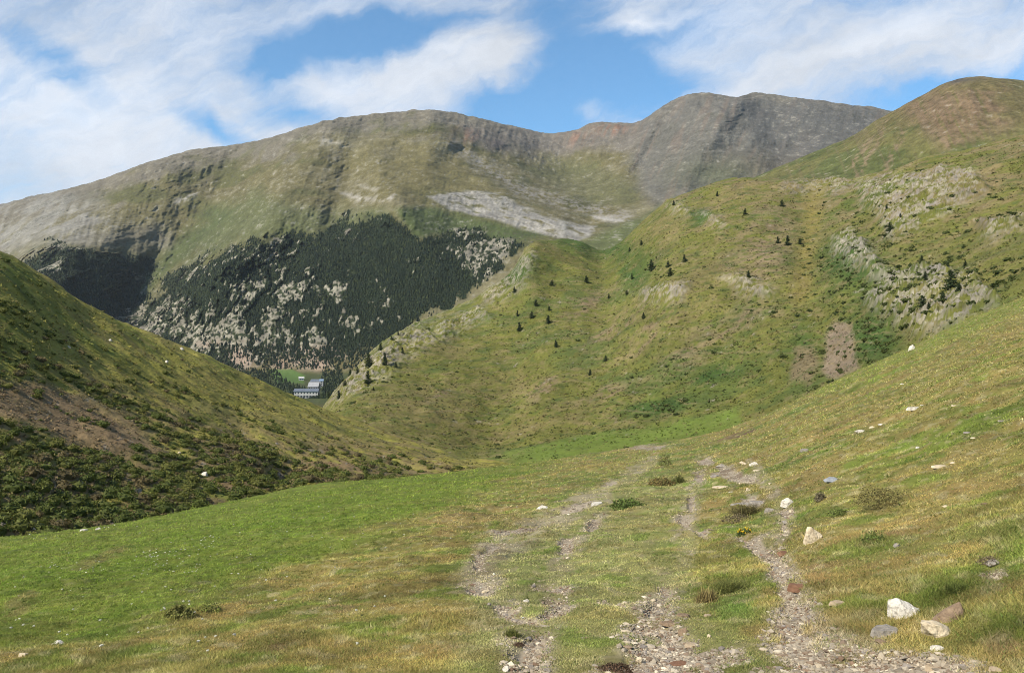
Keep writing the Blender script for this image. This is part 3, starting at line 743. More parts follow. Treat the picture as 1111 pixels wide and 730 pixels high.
def E_color(px, py, X, Y, Z):
    w2 = fbm(X/260, Y/260, Z/160, 4); w = fbm(X/80, Z/80, Y/400, 5); f = fbm(X/24, Z/20, 2.0, 4); ff = fbm(X/9, Z/8, 4.0, 3)
    st = fbm(px/7.0+py/16.0, py/46.0, 5.0, 4)
    c = np.zeros(px.shape+(3,)); c[:] = (0.112, 0.097, 0.043)
    c = lerp(c, (0.086, 0.083, 0.032), sstep(0, 0.45, w2+0.5*w))
    c = lerp(c, (0.150, 0.132, 0.078), sstep(0.0, 0.5, -w2+0.5*f+0.4*st)*0.7)
    # tawny shoulder under the summit
    c = lerp(c, (0.125, 0.106, 0.042), inpoly(px+w*16, py+w*12, [(395,165),(440,150),(490,165),(520,195),(545,212),(470,208),(430,215),(400,190)], 14)*0.8)
    # grey stony crest
    sky = soft_interp(E_c, E_rows[6][0], px)
    hi = sstep(34, 4, py-sky+w*26+st*8)
    c = lerp(c, (0.142, 0.124, 0.098), hi*0.8)
    c = lerp(c, (0.205, 0.192, 0.168), inpoly(px+w*20, py+w*12, [(-100,240),(60,210),(110,220),(120,250),(90,268),(50,262),(0,285),(-100,300)], 14)*0.85*sstep(-0.45, 0.15, w+0.4*st))
    c = lerp(c, (0.155, 0.140, 0.110), inpoly(px+w*14, py+w*10, [(85,245),(180,245),(190,270),(150,276),(90,268)], 10)*0.6)
    c = lerp(c, (0.062, 0.078, 0.028), nearline(px+w*10, py+w*6, [(240,235),(205,265),(170,295),(145,325)], 15)*0.85)
    c = lerp(c, (0.075, 0.088, 0.034), inpoly(px+w*12, py+w*8, [(270,205),(330,225),(420,228),(425,245),(340,258),(270,262),(225,280),(215,262)], 12)*0.7)
    c = lerp(c, (0.058, 0.076, 0.026), inpoly(px+w*8, py+w*6, [(430,228),(470,226),(540,242),(600,256),(560,266),(480,252),(450,262)], 6)*0.9)
    # scree fans and stone runs
    stx = fbm(px/14.0-py/5.0, (px*0.45+py)/16.0, 5.0, 4)
    sc = inpoly(px+w*7+f*3, py+w*4+f*2, SCREE, 2.2)*sstep(-0.65, 0.0, stx+0.4*f)
    c = lerp(c, (0.245, 0.228, 0.198), sc)
    c = c*(1-0.28*sc*sstep(0.0, 0.4, stx))[..., None]
    for P, a in (([(186,220),(214,207),(212,214),(195,221)], 0.9), ([(365,208),(400,212),(428,210),(425,218),(385,216)], 0.75), ([(385,200),(410,202),(405,206)], 0.5), ([(350,150),(375,155),(350,158)], 0.6), ([(300,150),(345,152),(340,157)], 0.4)):
        c = lerp(c, (0.30, 0.275, 0.235), inpoly(px+w*8, py+w*4, P, 3)*a*sstep(-0.4, 0.2, st+f))
    run = nearline(px+w*5, py+w*5, [(488,153),(512,172),(545,195),(580,208)], 6)
    run = np.maximum(run, nearline(px+w*6, py+w*3, [(560,205),(610,218),(650,228),(682,238)], 8))
    c = lerp(c, (0.180, 0.164, 0.138), run*sstep(-0.25, 0.2, f+ff)*0.9)
    c = lerp(c, (0.29, 0.27, 0.24), nearline(px, py, [(645,235),(675,238)], 2.0)*0.9)
    # cirque: dark grey walls, painted shade on their right, red ledges, pale basin
    wallm = inpoly(px+w*12, py+w*10, [(690,133),(715,117),(740,103),(800,104),(860,105),(965,117),(965,200),(860,205),(740,240),(700,215),(682,180)], 12)
    c = lerp(c, (0.112, 0.105, 0.092), wallm*0.9)
    c = lerp(c, (0.135, 0.105, 0.082), wallm*sstep(0.0, 0.4, st)*0.6)
    c = lerp(c, (0.080, 0.078, 0.072), inpoly(px+w*10, py+w*8, [(800,110),(860,110),(950,120),(950,165),(890,190),(850,170),(810,150)], 14)*0.8)  # cloud shadow over the right of the wall, put into the colour
    c = lerp(c, (0.120, 0.095, 0.072), blob(px, py, 825, 185, 40, 16)*0.7)
    c = lerp(c, (0.080, 0.088, 0.045), blob(px+w*10, py, 780, 190, 50, 20)*0.7)
    cw = inpoly(px+w*8, py+w*6, [(500,135),(560,140),(600,147),(640,138),(690,134),(690,160),(640,165),(560,165),(510,155)], 8)
    c = lerp(c, (0.135, 0.118, 0.098), cw*0.85)
    c = lerp(c, (0.195, 0.105, 0.068), np.maximum.reduce([blob(px+w*8, py+w*4, 662, 141, 22, 6), blob(px+w*8, py+w*4, 628, 150, 14, 9)*0.7, blob(px+w*8, py+w*4, 505, 147, 14, 8)*0.7])*sstep(-0.4, 0.2, st)*0.9)
    c = lerp(c, (0.078, 0.066, 0.062), blob(px+w*6, py+w*4, 540, 157, 12, 7)*0.9)
    c = lerp(c, (0.100, 0.098, 0.045), inpoly(px+w*10, py+w*8, [(565,185),(600,170),(640,175),(690,200),(690,225),(620,212)], 10)*0.8)
    c = lerp(c, (0.085, 0.098, 0.036), inpoly(px, py+w*4, [(630,262),(700,232),(730,215),(760,230),(720,285),(640,285)], 6)*0.9)
    # crags
    c = lerp(c, (0.075, 0.066, 0.055), sstep(0.5, 0.75, ff+0.6*f)*hi*0.7)
    c = lerp(c, (0.25, 0.23, 0.20), sstep(0.52, 0.8, f+0.6*ff)*0.45)
    dk = fbm(X/8, Z/7, 7.0, 3); zone = sstep(-0.1, 0.35, w2+0.6*w)
    c = lerp(c, (0.060, 0.056, 0.034), sstep(0.26, 0.5, dk+0.5*w)*0.55*zone*sstep(3300, 2400, Y))
    c = lerp(c, (0.21, 0.195, 0.155), sstep(0.30, 0.55, -dk+0.4*f-0.3*w)*0.45*(1-zone))
    c = c*(0.93+0.22*f+0.26*fbm(X/5, Z/5, 3.0, 2)+0.10*st)[..., None]
    # floor under the wood and bare rock in its openings
    m, hole = E_forest(px, py, X, Z)
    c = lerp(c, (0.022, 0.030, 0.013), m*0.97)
    rk = m*hole*sstep(-0.25, 0.15, ff+0.5*f)
    rc = lerp(np.broadcast_to(np.array((0.255, 0.230, 0.175)), c.shape), (0.15, 0.135, 0.105), sstep(-0.2, 0.4, f))
    c = c*(1-rk[..., None])+rc*rk[..., None]
    # foot of the wood: earth slips and green shrubs above the sanctuary
    ft = inpoly(px+w*10, py+w*5, [(215,372),(260,370),(330,378),(400,378),(400,400),(300,404),(230,392)], 6)
    c = lerp(c, (0.26, 0.20, 0.150), ft*sstep(-0.1, 0.25, w+0.5*f)*0.85)
    c = lerp(c, (0.27, 0.195, 0.145), np.maximum.reduce([blob(px+f*5, py, 262, 388, 14, 9, 30), blob(px+f*5, py, 305, 396, 9, 9, -40), blob(px+f*5, py, 346, 394, 6, 10)])*0.9)
    fl = inpoly(px, py, [(180,404),(480,404),(480,440),(180,440)], 4)
    c = lerp(c, (0.045, 0.058, 0.022), fl*0.9)
    c = lerp(c, (0.075, 0.125, 0.034), inpoly(px+f*2, py+f, [(290,401),(316,400),(330,407),(330,416),(300,415)], 1.5)*0.9)
    return c
pxE = np.concatenate([np.arange(-400, -30, 5), np.arange(-30, 1000, 0.95), np.arange(1000, 1250, 6)]).astype(float)
TT = np.concatenate([np.linspace(0, 1, 30, endpoint=False), np.linspace(1, 2, 40, endpoint=False), np.linspace(2, 3, 130, endpoint=False), np.linspace(3, 4, 100, endpoint=False), np.linspace(4, 5, 90, endpoint=False), np.linspace(5, 6, 120, endpoint=False), np.linspace(6, 8, 40)])
PX, PY, DD = TE.mesh_grid(pxE, TT)
VE = TE.world(PX, PY, DD)
cE = E_color(PX, PY, VE[..., 0], VE[..., 1], VE[..., 2])
mountain = new_mesh('mountain', VE, grid_faces(*PX.shape), 4, M_far, cE)
tag(mountain, 'great bare massif with grey crest, pale scree and dark wood on its foot', 'mountain', kind='structure')

# the lowest ground, one sheet out to the horizon
gx = np.linspace(-6500, 6500, 141); gy = np.linspace(-3300, 7300, 141)
GX, GY = np.meshgrid(gx, gy)
GZ = -150+25*fbm(GX/1500, GY/1500, 0.0, 4)-sstep(0, 800, -GY)*60
gcol = np.zeros(GX.shape+(3,)); gcol[:] = (0.09, 0.10, 0.035)
ground = new_mesh('ground', np.stack([GX, GY, GZ], -1), grid_faces(141, 141), 4, M_far, gcol)
tag(ground, 'low valley ground running out beyond the mountains', 'ground', kind='structure')

# ------------------------------------------------------------------ leaf scatter helpers
def tri_soup(P, Nrm, size, rng, up=0.3):
    """one triangle per point, roughly facing Nrm"""
    n = len(P)
    a = rng.normal(size=(n, 3)); 
    Nn = Nrm+0.7*rng.normal(size=(n, 3)); Nn /= np.linalg.norm(Nn, axis=1, keepdims=True)+1e-9
    t = np.cross(Nn, a); t /= np.linalg.norm(t, axis=1, keepdims=True)+1e-9
    b = np.cross(Nn, t)
    s = size[:, None]*(0.7+0.6*rng.random((n, 1)))
    V = np.stack([P-t*s*0.5-b*s*0.35, P+t*s*0.5-b*s*0.35, P+b*s*0.75], axis=1)
    return V.reshape(-1, 3)

_ico = None
def ico_dirs(sub=2):
    bm = bmesh.new(); bmesh.ops.create_icosphere(bm, subdivisions=sub, radius=1)
    V = np.array([v.co[:] for v in bm.verts]); Fc = np.array([[v.index for v in f.verts] for f in bm.faces])
    bm.free(); return V, Fc
ICO2 = ico_dirs(2); ICO1 = ico_dirs(1); ICO3 = ico_dirs(3)

def shrub_mass(name, pts, rad, hgt, basec, mat, label, cat, leaves=70, seed=1, leafsize=0.2):
    """ground-hugging shrubs run together: lumpy cores clothed in leaf clumps"""
    rng = np.random.default_rng(seed)
    Vd, Fd = ICO1
    n = len(pts)
    nv = len(Vd)
    th = rng.random(n)*6.28
    sq = 0.75+0.5*rng.random(n)
    ca, sa = np.cos(th), np.sin(th)
    lx = Vd[None, :, 0]*rad[:, None]*sq[:, None]*0.9; ly = Vd[None, :, 1]*rad[:, None]/sq[:, None]*0.9
    lump = 1+0.28*perlin(Vd[None, :, 0]*1.7+pts[:, 0:1], Vd[None, :, 1]*1.7+pts[:, 1:2], Vd[None, :, 2]*1.7)
    X = pts[:, 0:1]+(lx*ca[:, None]-ly*sa[:, None])*lump
    Y = pts[:, 1:2]+(lx*sa[:, None]+ly*ca[:, None])*lump
    Z = pts[:, 2:3]+(Vd[None, :, 2]*hgt[:, None]*lump*0.9)
    V1 = np.stack([X, Y, Z], -1).reshape(-1, 3)
    F1 = (Fd[None]+(np.arange(n)*nv)[:, None, None]).reshape(-1, 3)
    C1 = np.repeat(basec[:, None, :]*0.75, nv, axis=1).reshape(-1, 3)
    d = rng.normal(size=(n, leaves, 3)); d[..., 2] = np.abs(d[..., 2])*0.9; d /= np.linalg.norm(d, axis=-1, keepdims=True)
    lump = 1+0.28*perlin(d[..., 0]*1.7+pts[:, 0:1], d[..., 1]*1.7+pts[:, 1:2], d[..., 2]*1.7)+0.10*rng.random((n, leaves))
    lx = d[..., 0]*rad[:, None]*sq[:, None]; ly = d[..., 1]*rad[:, None]/sq[:, None]
    P = np.stack([pts[:, 0:1]+(lx*ca[:, None]-ly*sa[:, None])*lump, pts[:, 1:2]+(lx*sa[:, None]+ly*ca[:, None])*lump,
                  pts[:, 2:3]+d[..., 2]*hgt[:, None]*lump], -1).reshape(-1, 3)
    sz = np.repeat(rad, leaves)*leafsize*2
    V2 = tri_soup(P, d.reshape(-1, 3), sz, rng)
    k = (0.7+0.6*rng.random((n*leaves, 1)))
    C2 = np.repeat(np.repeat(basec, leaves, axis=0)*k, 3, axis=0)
    F2 = np.arange(len(V2)).reshape(-1, 3)+len(V1)
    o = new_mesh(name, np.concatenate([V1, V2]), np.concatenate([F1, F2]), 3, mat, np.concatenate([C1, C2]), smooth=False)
    tag(o, label, cat, kind='stuff')
    return o

# left hillside undergrowth -------------------------------------------------
def scatter_B(n):
    px = RNG.uniform(-120, 540, n); py = RNG.uniform(270, 640, n)
    sky = soft_interp(B_c, B_rows[3][0], px); bas = soft_interp(B_c, B_rows[1][0], px)
    ok = (py > sky+3) & (py < bas+10)
    px, py, sky, bas = px[ok], py[ok], sky[ok], bas[ok]
    P = TB.at(px, py, 0, 3)
    w = fbm(P[:, 0]/9, P[:, 1]/9, 1.5, 3)
    lowness = (py-sky)/(bas-sky)
    dens = -0.25+0.85*sstep(0.25, 0.8, lowness)
    dens = dens-0.55*inpoly(px, py, B_SCREE, 8)+0.55*blob(px, py, 90, 540, 90, 40)-0.5*blob(px, py, 260, 525, 60, 14)-0.3*blob(px, py, 330, 500, 60, 10)
    # contour bands of shrub on the upper slope
    q = py-sky
    for off, wd, st_ in ((58, 7, 0.5), (96, 9, 0.6), (30, 5, 0.15), (130, 12, 0.5)):
        dens = dens+st_*np.exp(-((q-off*(1-0.0007*px)+6*w)/wd)**2)*sstep(520, 430, px)
    sk = fbm(px/46.0, (py-sky)/7.5, 3.3, 4)
    keep = (dens+0.45*w+0.75*sk+0.20*RNG.normal(size=len(px))) > 0.40
    return P[keep], px[keep], py[keep], lowness[keep]
P, px, py, lw = scatter_B(42000)
n = len(P)
rad = (0.24+0.75*RNG.random(n)**2.4)*(0.7+0.5*lw)
def spaced(P, rad, k):
    order = np.argsort(-rad); kept = []
    cells = {}
    for i in order:
        cx, cy = int(P[i, 0]//3), int(P[i, 1]//3); ok = True
        for a in (-1, 0, 1):
            for c_ in (-1, 0, 1):
                for j in cells.get((cx+a, cy+c_), ()):
                    if (P[i, 0]-P[j, 0])**2+(P[i, 1]-P[j, 1])**2 < (k*(rad[i]+rad[j]))**2: ok = False; break
                if not ok: break
            if not ok: break
        if ok: kept.append(i); cells.setdefault((cx, cy), []).append(i)
    return np.array(kept)
kp = spaced(P, rad, 0.84)
P, px, py, lw, rad = P[kp], px[kp], py[kp], lw[kp], rad[kp]; n = len(P)
print('shrubs', n)
c = np.tile(np.array((0.095, 0.115, 0.024)), (n, 1))
c = lerp(c, (0.15, 0.15, 0.034), sstep(0.3, 0.95, RNG.random(n)))
c = lerp(c, (0.082, 0.104, 0.022), blob(px, py, 90, 540, 90, 45)*0.7)
c = lerp(c, (0.15, 0.110, 0.055), (RNG.random(n) > 0.86)*0.8)
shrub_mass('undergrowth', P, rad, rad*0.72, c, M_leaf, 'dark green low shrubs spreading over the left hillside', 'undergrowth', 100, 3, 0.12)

# low juniper and bilberry patches on the spur --------------------------------
n = 9000
px = RNG.uniform(340, 1115, n); py = RNG.uniform(150, 500, n)
sky = soft_interp(C_c, C_rows[4][0], px); ok = (py > sky+4) & (py < soft_interp(C_c, C_rows[1][0], px))
px, py = px[ok], py[ok]
P = TC.at(px, py, 1, 4)
w = fbm(P[:, 0]/30, P[:, 1]/30, 1.5, 3)
dens = 0.5*w-0.15
for b, a in (((715,440,60,12,-10),0.5),((930,290,60,70,0),0.5),((1000,315,70,50,0),0.6),((985,220,70,35,0),0.4),((705,290,24,10,0),0.6),((730,295,20,10,0),0.4),((400,400,40,30,0),0.4),((940,370,40,34,0),0.25),((770,400,60,30,0),0.2),((1060,290,50,40,0),0.25),((360,430,20,15,0),0.6),((550,480,60,10,0),0.3)):
    dens = dens+a*blob(px, py, *b)
keep = dens+0.20*RNG.normal(size=len(px)) > 0.27
P, px, py = P[keep], px[keep], py[keep]; n = len(P)
rad = 0.35+0.95*RNG.random(n)**2.5
c = np.tile(np.array((0.050, 0.066, 0.018)), (n, 1)); c = lerp(c, (0.085, 0.10, 0.025), RNG.random(n))
shrub_mass('low_shrubs', P, rad, rad*0.6, c, M_leaf, 'patches of low dark shrub dotted over the grassy slope', 'shrubs', 40, 4, 0.24)

# rough turf: tussocks standing on both slopes
def tussocks(name, T, colf, px, py, tr, size, label, seed):
    rng = np.random.default_rng(seed)
    P = T.at(px, py, *tr)
    out = colf(px, py, P)
    n = len(P); k = 4
    s = size*(0.6+0.9*rng.random(n)**2)*np.clip(P[:, 1]/250, 0.45, 1.4)
    Q = P[:, None, :]+rng.normal(size=(n, k, 3))*s[:, None, None]*np.array([0.7, 0.5, 0.12])+np.array([0, 0, 0.12])*s[:, None, None]
    Nn = np.tile(np.array([0.0, -0.35, 0.9]), (n*k, 1))
    V = tri_soup(Q.reshape(-1, 3), Nn, np.repeat(s, k), rng)
    m = (0.80+0.60*rng.random((n, 1)))
    c = out*m
    c = np.where(rng.random((n, 1)) < 0.22, c*0.4+0.6*np.array((0.175, 0.140, 0.060)), c)
    c = np.where(rng.random((n, 1)) < 0.20, c*0.4+0.6*np.array((0.046, 0.066, 0.016)), c)
    o = new_mesh(name, V, np.arange(len(V)).reshape(-1, 3), 3, M_leaf, np.repeat(c, 3*k, axis=0), smooth=False)
    tag(o, label, 'grass', kind='stuff')
px = RNG.uniform(340, 1125, 34000); py = RNG.uniform(146, 515, 34000)
ok = (py > soft_interp(C_c, C_rows[4][0], px)+1) & (py < soft_interp(C_c, C_rows[1][0], px))
for P_ in C_OUT: ok &= poly_sdf(px, py, P_) > 2
px, py = px[ok], py[ok]
tussocks('rough_grass', TC, lambda a, b_, P: C_color(a, b_, P[:, 0], P[:, 1], P[:, 2])[0], px, py, (1, 4), 0.46, 'rough tussocky turf on the broad slope across the gully', 71)
px = RNG.uniform(-80, 545, 26000); py = RNG.uniform(240, 640, 26000)
ok = (py > soft_interp(B_c, B_rows[3][0], px)+1) & (py < soft_interp(B_c, B_rows[1][0], px))
px, py = px[ok], py[ok]
tussocks('rough_grass', TB, lambda a, b_, P: B_color(a, b_, P[:, 0], P[:, 1])[0], px, py, (1, 3), 0.50, 'rough tussocky turf between the shrubs of the left hillside', 72)

# the far pine wood on the massif ---------------------------------------------
def forest():
    rng = np.random.default_rng(21)
    n = 120000
    px = rng.uniform(10, 600, n); py = rng.uniform(225, 438, n)
    D0 = 1600.0
    P0 = TE.at(px, py, 1, 5, 500)
    # the mask is evaluated in the un-displaced survey frame, like the ground colour
    D = P0[:, 1]; X = (px-CX)/F*D; Z = EYE-(py-CY)/F*D
    m, hole = E_forest(px, py, X, Z)
    keep = (m*(1-0.93*hole)) > rng.uniform(0.35, 0.9, n)
    fringe = (rng.random(n) < 0.06)*(inpoly(px, py, F_MAIN, 18)+inpoly(px, py, F_LEFT, 14)) > 0.4
    foot = inpoly(px, py, [(215,372),(400,375),(430,385),(400,402),(290,402)], 5)*rng.random(n) > 0.62
    edge = ((inpoly(px, py, [(240,390),(300,408),(350,432),(350,440),(300,424),(245,402)], 2) > 0.5) | (inpoly(px, py, [(348,402),(372,400),(372,440),(350,440)], 2) > 0.5) | (inpoly(px, py, [(285,400),(300,402),(312,419),(300,420)], 2) > 0.5)) & (rng.random(n) > 0.35)
    keep |= fringe | foot | edge
    P = P0[keep]; D = D[keep]; px = px[keep]; py = py[keep]
    n = len(P)
    h = 2.2+5.2*rng.random(n)**2.2; r = h**0.75*(0.38+0.34*rng.random(n))
    ns = 5
    tiers = [(0.08, 1.0, 0.55), (0.34, 0.72, 0.85), (0.6, 0.42, 1.02)]
    Vs, Fs = [], []
    base = 0
    allV = []; allF = []; allC = []
    c0 = np.tile(np.array((0.014, 0.025, 0.013)), (n, 1)); c0 = lerp(c0, (0.028, 0.039, 0.016), rng.random(n)**2.5); c0 = lerp(c0, (0.060, 0.075, 0.024), (rng.random(n) < 0.07)*0.8); c0 = lerp(c0, (0.026, 0.040, 0.018), sstep(0.0, 0.5, fbm(P[:, 0]/60, P[:, 2]/60, 1.0, 3))*0.8)
    for (z0, rr, z1) in tiers:
        ang = rng.random((n, 1))*6.28+np.arange(ns)[None]*6.283/ns
        jr = 0.7+0.6*rng.random((n, ns))
        x = P[:, 0:1]+np.cos(ang)*r[:, None]*rr*jr; y = P[:, 1:2]+np.sin(ang)*r[:, None]*rr*jr
        z = P[:, 2:3]+h[:, None]*(z0-0.05*rng.random((n, ns)))-0.3
        ring = np.stack([x, y, z], -1)
        top = np.stack([P[:, 0]+rng.normal(size=n)*0.1*r, P[:, 1]+rng.normal(size=n)*0.1*r, P[:, 2]+h*z1], -1)[:, None]
        V = np.concatenate([ring, top], 1)
        k = np.arange(ns)
        Fc = np.stack([k, (k+1) % ns, np.full(ns, ns)], -1)
        Fc = Fc[None]+(np.arange(n)*(ns+1))[:, None, None]+base
        allV.append(V.reshape(-1, 3)); allF.append(Fc.reshape(-1, 3)); allC.append(np.repeat(c0, ns+1, axis=0))
        base += n*(ns+1)
    o = new_mesh('forest', np.concatenate(allV), np.concatenate(allF), 3, M_leaf, np.concatenate(allC), smooth=False)
    tag(o, 'dark pine wood clothing the foot of the far massif', 'forest', kind='stuff')
    print('forest trees', n)
forest()

def hit(T, px, py, tmin, tmax, it=4):
    """surface point that is really seen at (px, py), small relief included"""
    px = np.atleast_1d(np.asarray(px, float)); py = np.atleast_1d(np.asarray(py, float)); q = py.copy()
    for _ in range(it):
        P = T.at(px, q, tmin, tmax, 900)
        yy = CY-(P[:, 2]-EYE)/P[:, 1]*F
        q = q-(yy-py)*0.8
    return P
def obj(name, V, Fc, mat, parent=None, col=None, smooth=False):
    return new_mesh(name, V, np.asarray(Fc), len(Fc[0]), mat, col, parent, smooth)
def bm_obj(name, bm, mat, parent=None, smooth=False):
    me = bpy.data.meshes.new(name); bm.to_mesh(me); bm.free()
    for p in me.polygons: p.use_smooth = smooth
    me.materials.append(mat)
    o = bpy.data.objects.new(name, me); COL.objects.link(o)
    if parent is not None: o.parent = parent
    return o

# ------------------------------------------------------------------ stones
M_stone = {
    'white': mat_rock('white_quartz', (0.64, 0.59, 0.50), (0.22, 0.19, 0.15), 12, 1.0, (0.52, 0.47, 0.39)),
    'cream': mat_rock('cream_stone', (0.60, 0.50, 0.34), (0.27, 0.20, 0.12), 11, 1.0, (0.49, 0.40, 0.27)),
    'tan': mat_rock('tan_stone', (0.42, 0.33, 0.22), (0.22, 0.16, 0.10), 9, 0.6),
    'brown': mat_rock('brown_stone', (0.27, 0.19, 0.12), (0.11, 0.07, 0.042), 12, 1.0),
    'red': mat_rock('red_brown_stone', (0.22, 0.115, 0.065), (0.11, 0.055, 0.032), 10, 0.7),
    'grey': mat_rock('grey_stone', (0.32, 0.285, 0.235), (0.15, 0.125, 0.10), 13, 1.0),
    'blue': mat_rock('blue_grey_stone', (0.27, 0.28, 0.29), (0.14, 0.15, 0.16), 9, 0.6),
}
def stone_mesh(kind_shape, sx, sy, sz, seed):
    rng = random.Random(seed)
    bm = bmesh.new()
    pts = []
    if kind_shape == 'upright':      # a pointed slab standing on its narrow foot
        base = [(-0.32, -0.3, -0.3), (0.02, -0.42, -0.38), (0.2, 0.3, -0.3), (-0.3, 0.35, -0.3), (-0.45, -0.1, 0.1), (-0.30, -0.32, 0.52), (-0.2, 0.1, 1.0),
                (0.02, -0.1, 0.96), (0.5, 0.05, 0.50), (0.46, -0.25, 0.46), (0.1, -0.42, 0.25), (0.2, 0.35, 0.4)]
        pts = [(x, y, z*1.0-0.05) for x, y, z in base]; pts = [(x, y, z*0.9) for x, y, z in pts]
    elif kind_shape == 'wedge':      # rises to a sharp edge on its sunless end
        pts = [(-0.5, -0.2, -0.3), (-0.5, 0.2, -0.3), (-0.42, 0.0, 0.10), (-0.1, -0.42, -0.3), (0.05, 0.35, 0.50), (0.42, -0.30, -0.3), (0.48, 0.3, -0.3), (0.46, 0.15, 0.98), (0.34, -0.22, 0.60),
               (0.05, -0.3, 0.34), (0.48, -0.1, 0.55)]
    elif kind_shape == 'tilted':     # a block lying with its far end high
        pts = [(-0.5, 0.1, 0.55), (-0.42, 0.35, 0.80), (-0.30, -0.25, 0.62), (-0.22, 0.2, 1.0), (0.05, -0.35, 0.50), (0.12, 0.3, 0.82), (0.40, -0.1, 0.42), (0.5, 0.2, 0.36),
               (-0.4, -0.2, 0.1), (-0.2, -0.4, -0.3), (0.1, -0.5, -0.2), (0.45, -0.35, -0.2), (0.5, 0.2, -0.3), (-0.5, 0.3, -0.3), (0.30, -0.42, 0.15)]
    elif kind_shape == 'boulder':    # flat topped, undercut on the side of the picture's middle
        pts = [(-0.5, 0.0, 0.92), (-0.42, -0.2, 0.86), (0.0, 0.1, 1.0), (0.05, -0.3, 0.85), (0.42, 0.0, 0.62), (0.5, -0.1, 0.30), (0.42, -0.25, -0.3), (0.0, -0.45, -0.3), (-0.15, -0.42, 0.2),
               (-0.36, -0.3, 0.45), (0.3, -0.42, 0.35), (0.4, 0.35, -0.3), (-0.3, 0.35, -0.3), (-0.3, 0.35, 0.8), (0.3, 0.35, 0.6)]
    elif kind_shape == 'slab':
        for i in range(12):
            a = i/12*6.283+rng.uniform(-.2, .2); r = 0.5*rng.uniform(0.75, 1.0)
            pts.append((math.cos(a)*r, math.sin(a)*r, -0.35)); r *= rng.uniform(0.7, 1.0)
            pts.append((math.cos(a)*r, math.sin(a)*r, 0.55+rng.uniform(-.15, .3)))
    else:
        for i in range(13):
            a = i*2.4+rng.uniform(-.4, .4); z = rng.uniform(-0.5, 0.95); r = 0.5*(1-max(0, z)**2.2)**0.5*rng.uniform(0.7, 1.08)
            pts.append((math.cos(a)*r, math.sin(a)*r, z*0.9))
        pts.append((rng.uniform(-.2, .2), rng.uniform(-.2, .2), rng.uniform(0.8, 1.0)))
    vs_ = [bm.verts.new((x*sx, y*sy, z*sz)) for x, y, z in pts]
    r = bmesh.ops.convex_hull(bm, input=vs_)
    bmesh.ops.delete(bm, geom=[v for v in bm.verts if not v.link_faces], context='VERTS')
    m = min(sx, sy, sz)
    bmesh.ops.bevel(bm, geom=list(bm.edges), offset=m*0.05, segments=1, affect='EDGES', profile=0.5)
    bmesh.ops.triangulate(bm, faces=list(bm.faces))
    bmesh.ops.subdivide_edges(bm, edges=[e for e in bm.edges if e.calc_length() > m*0.22], cuts=2, use_grid_fill=True)
    bmesh.ops.triangulate(bm, faces=list(bm.faces))
    co = np.array([v.co[:] for v in bm.verts])
    d = (fbm(co[:, 0]/m*1.3+seed*3.1, co[:, 1]/m*1.3, co[:, 2]/m*1.3, 4)*0.07-0.06*ridged(co[:, 0]/m*1.9+seed, co[:, 1]/m*1.9, co[:, 2]/m*1.9, 3)+0.03)*m
    bm.normal_update()
    for v, k in zip(bm.verts, d): v.co += v.normal*float(k)
    return bm
STONE_POS = []
def stone(px, py, w, h, mat, label, shape='lump', depth=0.8, group=None, rz=None, name='stone', T=None, tr=(0, 3)):
    P = hit(T or TA, px, py, *tr)[0]
    k = P[1]/F
    sx = w*k; 
    # a flat thing on sloping ground shows part of its top: keep real thickness
    dep_px = 0.22*depth*w
    sz = max((h-dep_px)*k*0.95, h*k*0.45, 0.010); sy = sx*depth
    seed = int(px*13+py*7) % 9973
    bm = stone_mesh(shape, sx, sy, sz, seed)
    o = bm_obj(name, bm, M_stone[mat])
    o.location = (P[0], P[1]+sy*0.3, P[2]-0.06*sz)
    if T is None:      # rest on the turf at its own spot
        pass
    o.rotation_euler = (0, 0, rz if rz is not None else random.Random(seed).uniform(-0.4, 0.4))
    tag(o, label, 'stone', group)
    STONE_POS.append((P[0], P[1]+sy*0.3, max(sx, sy)*0.5))
    return o
G1 = 'stones lying along the track'
G2 = 'pale stones on the sloping turf'
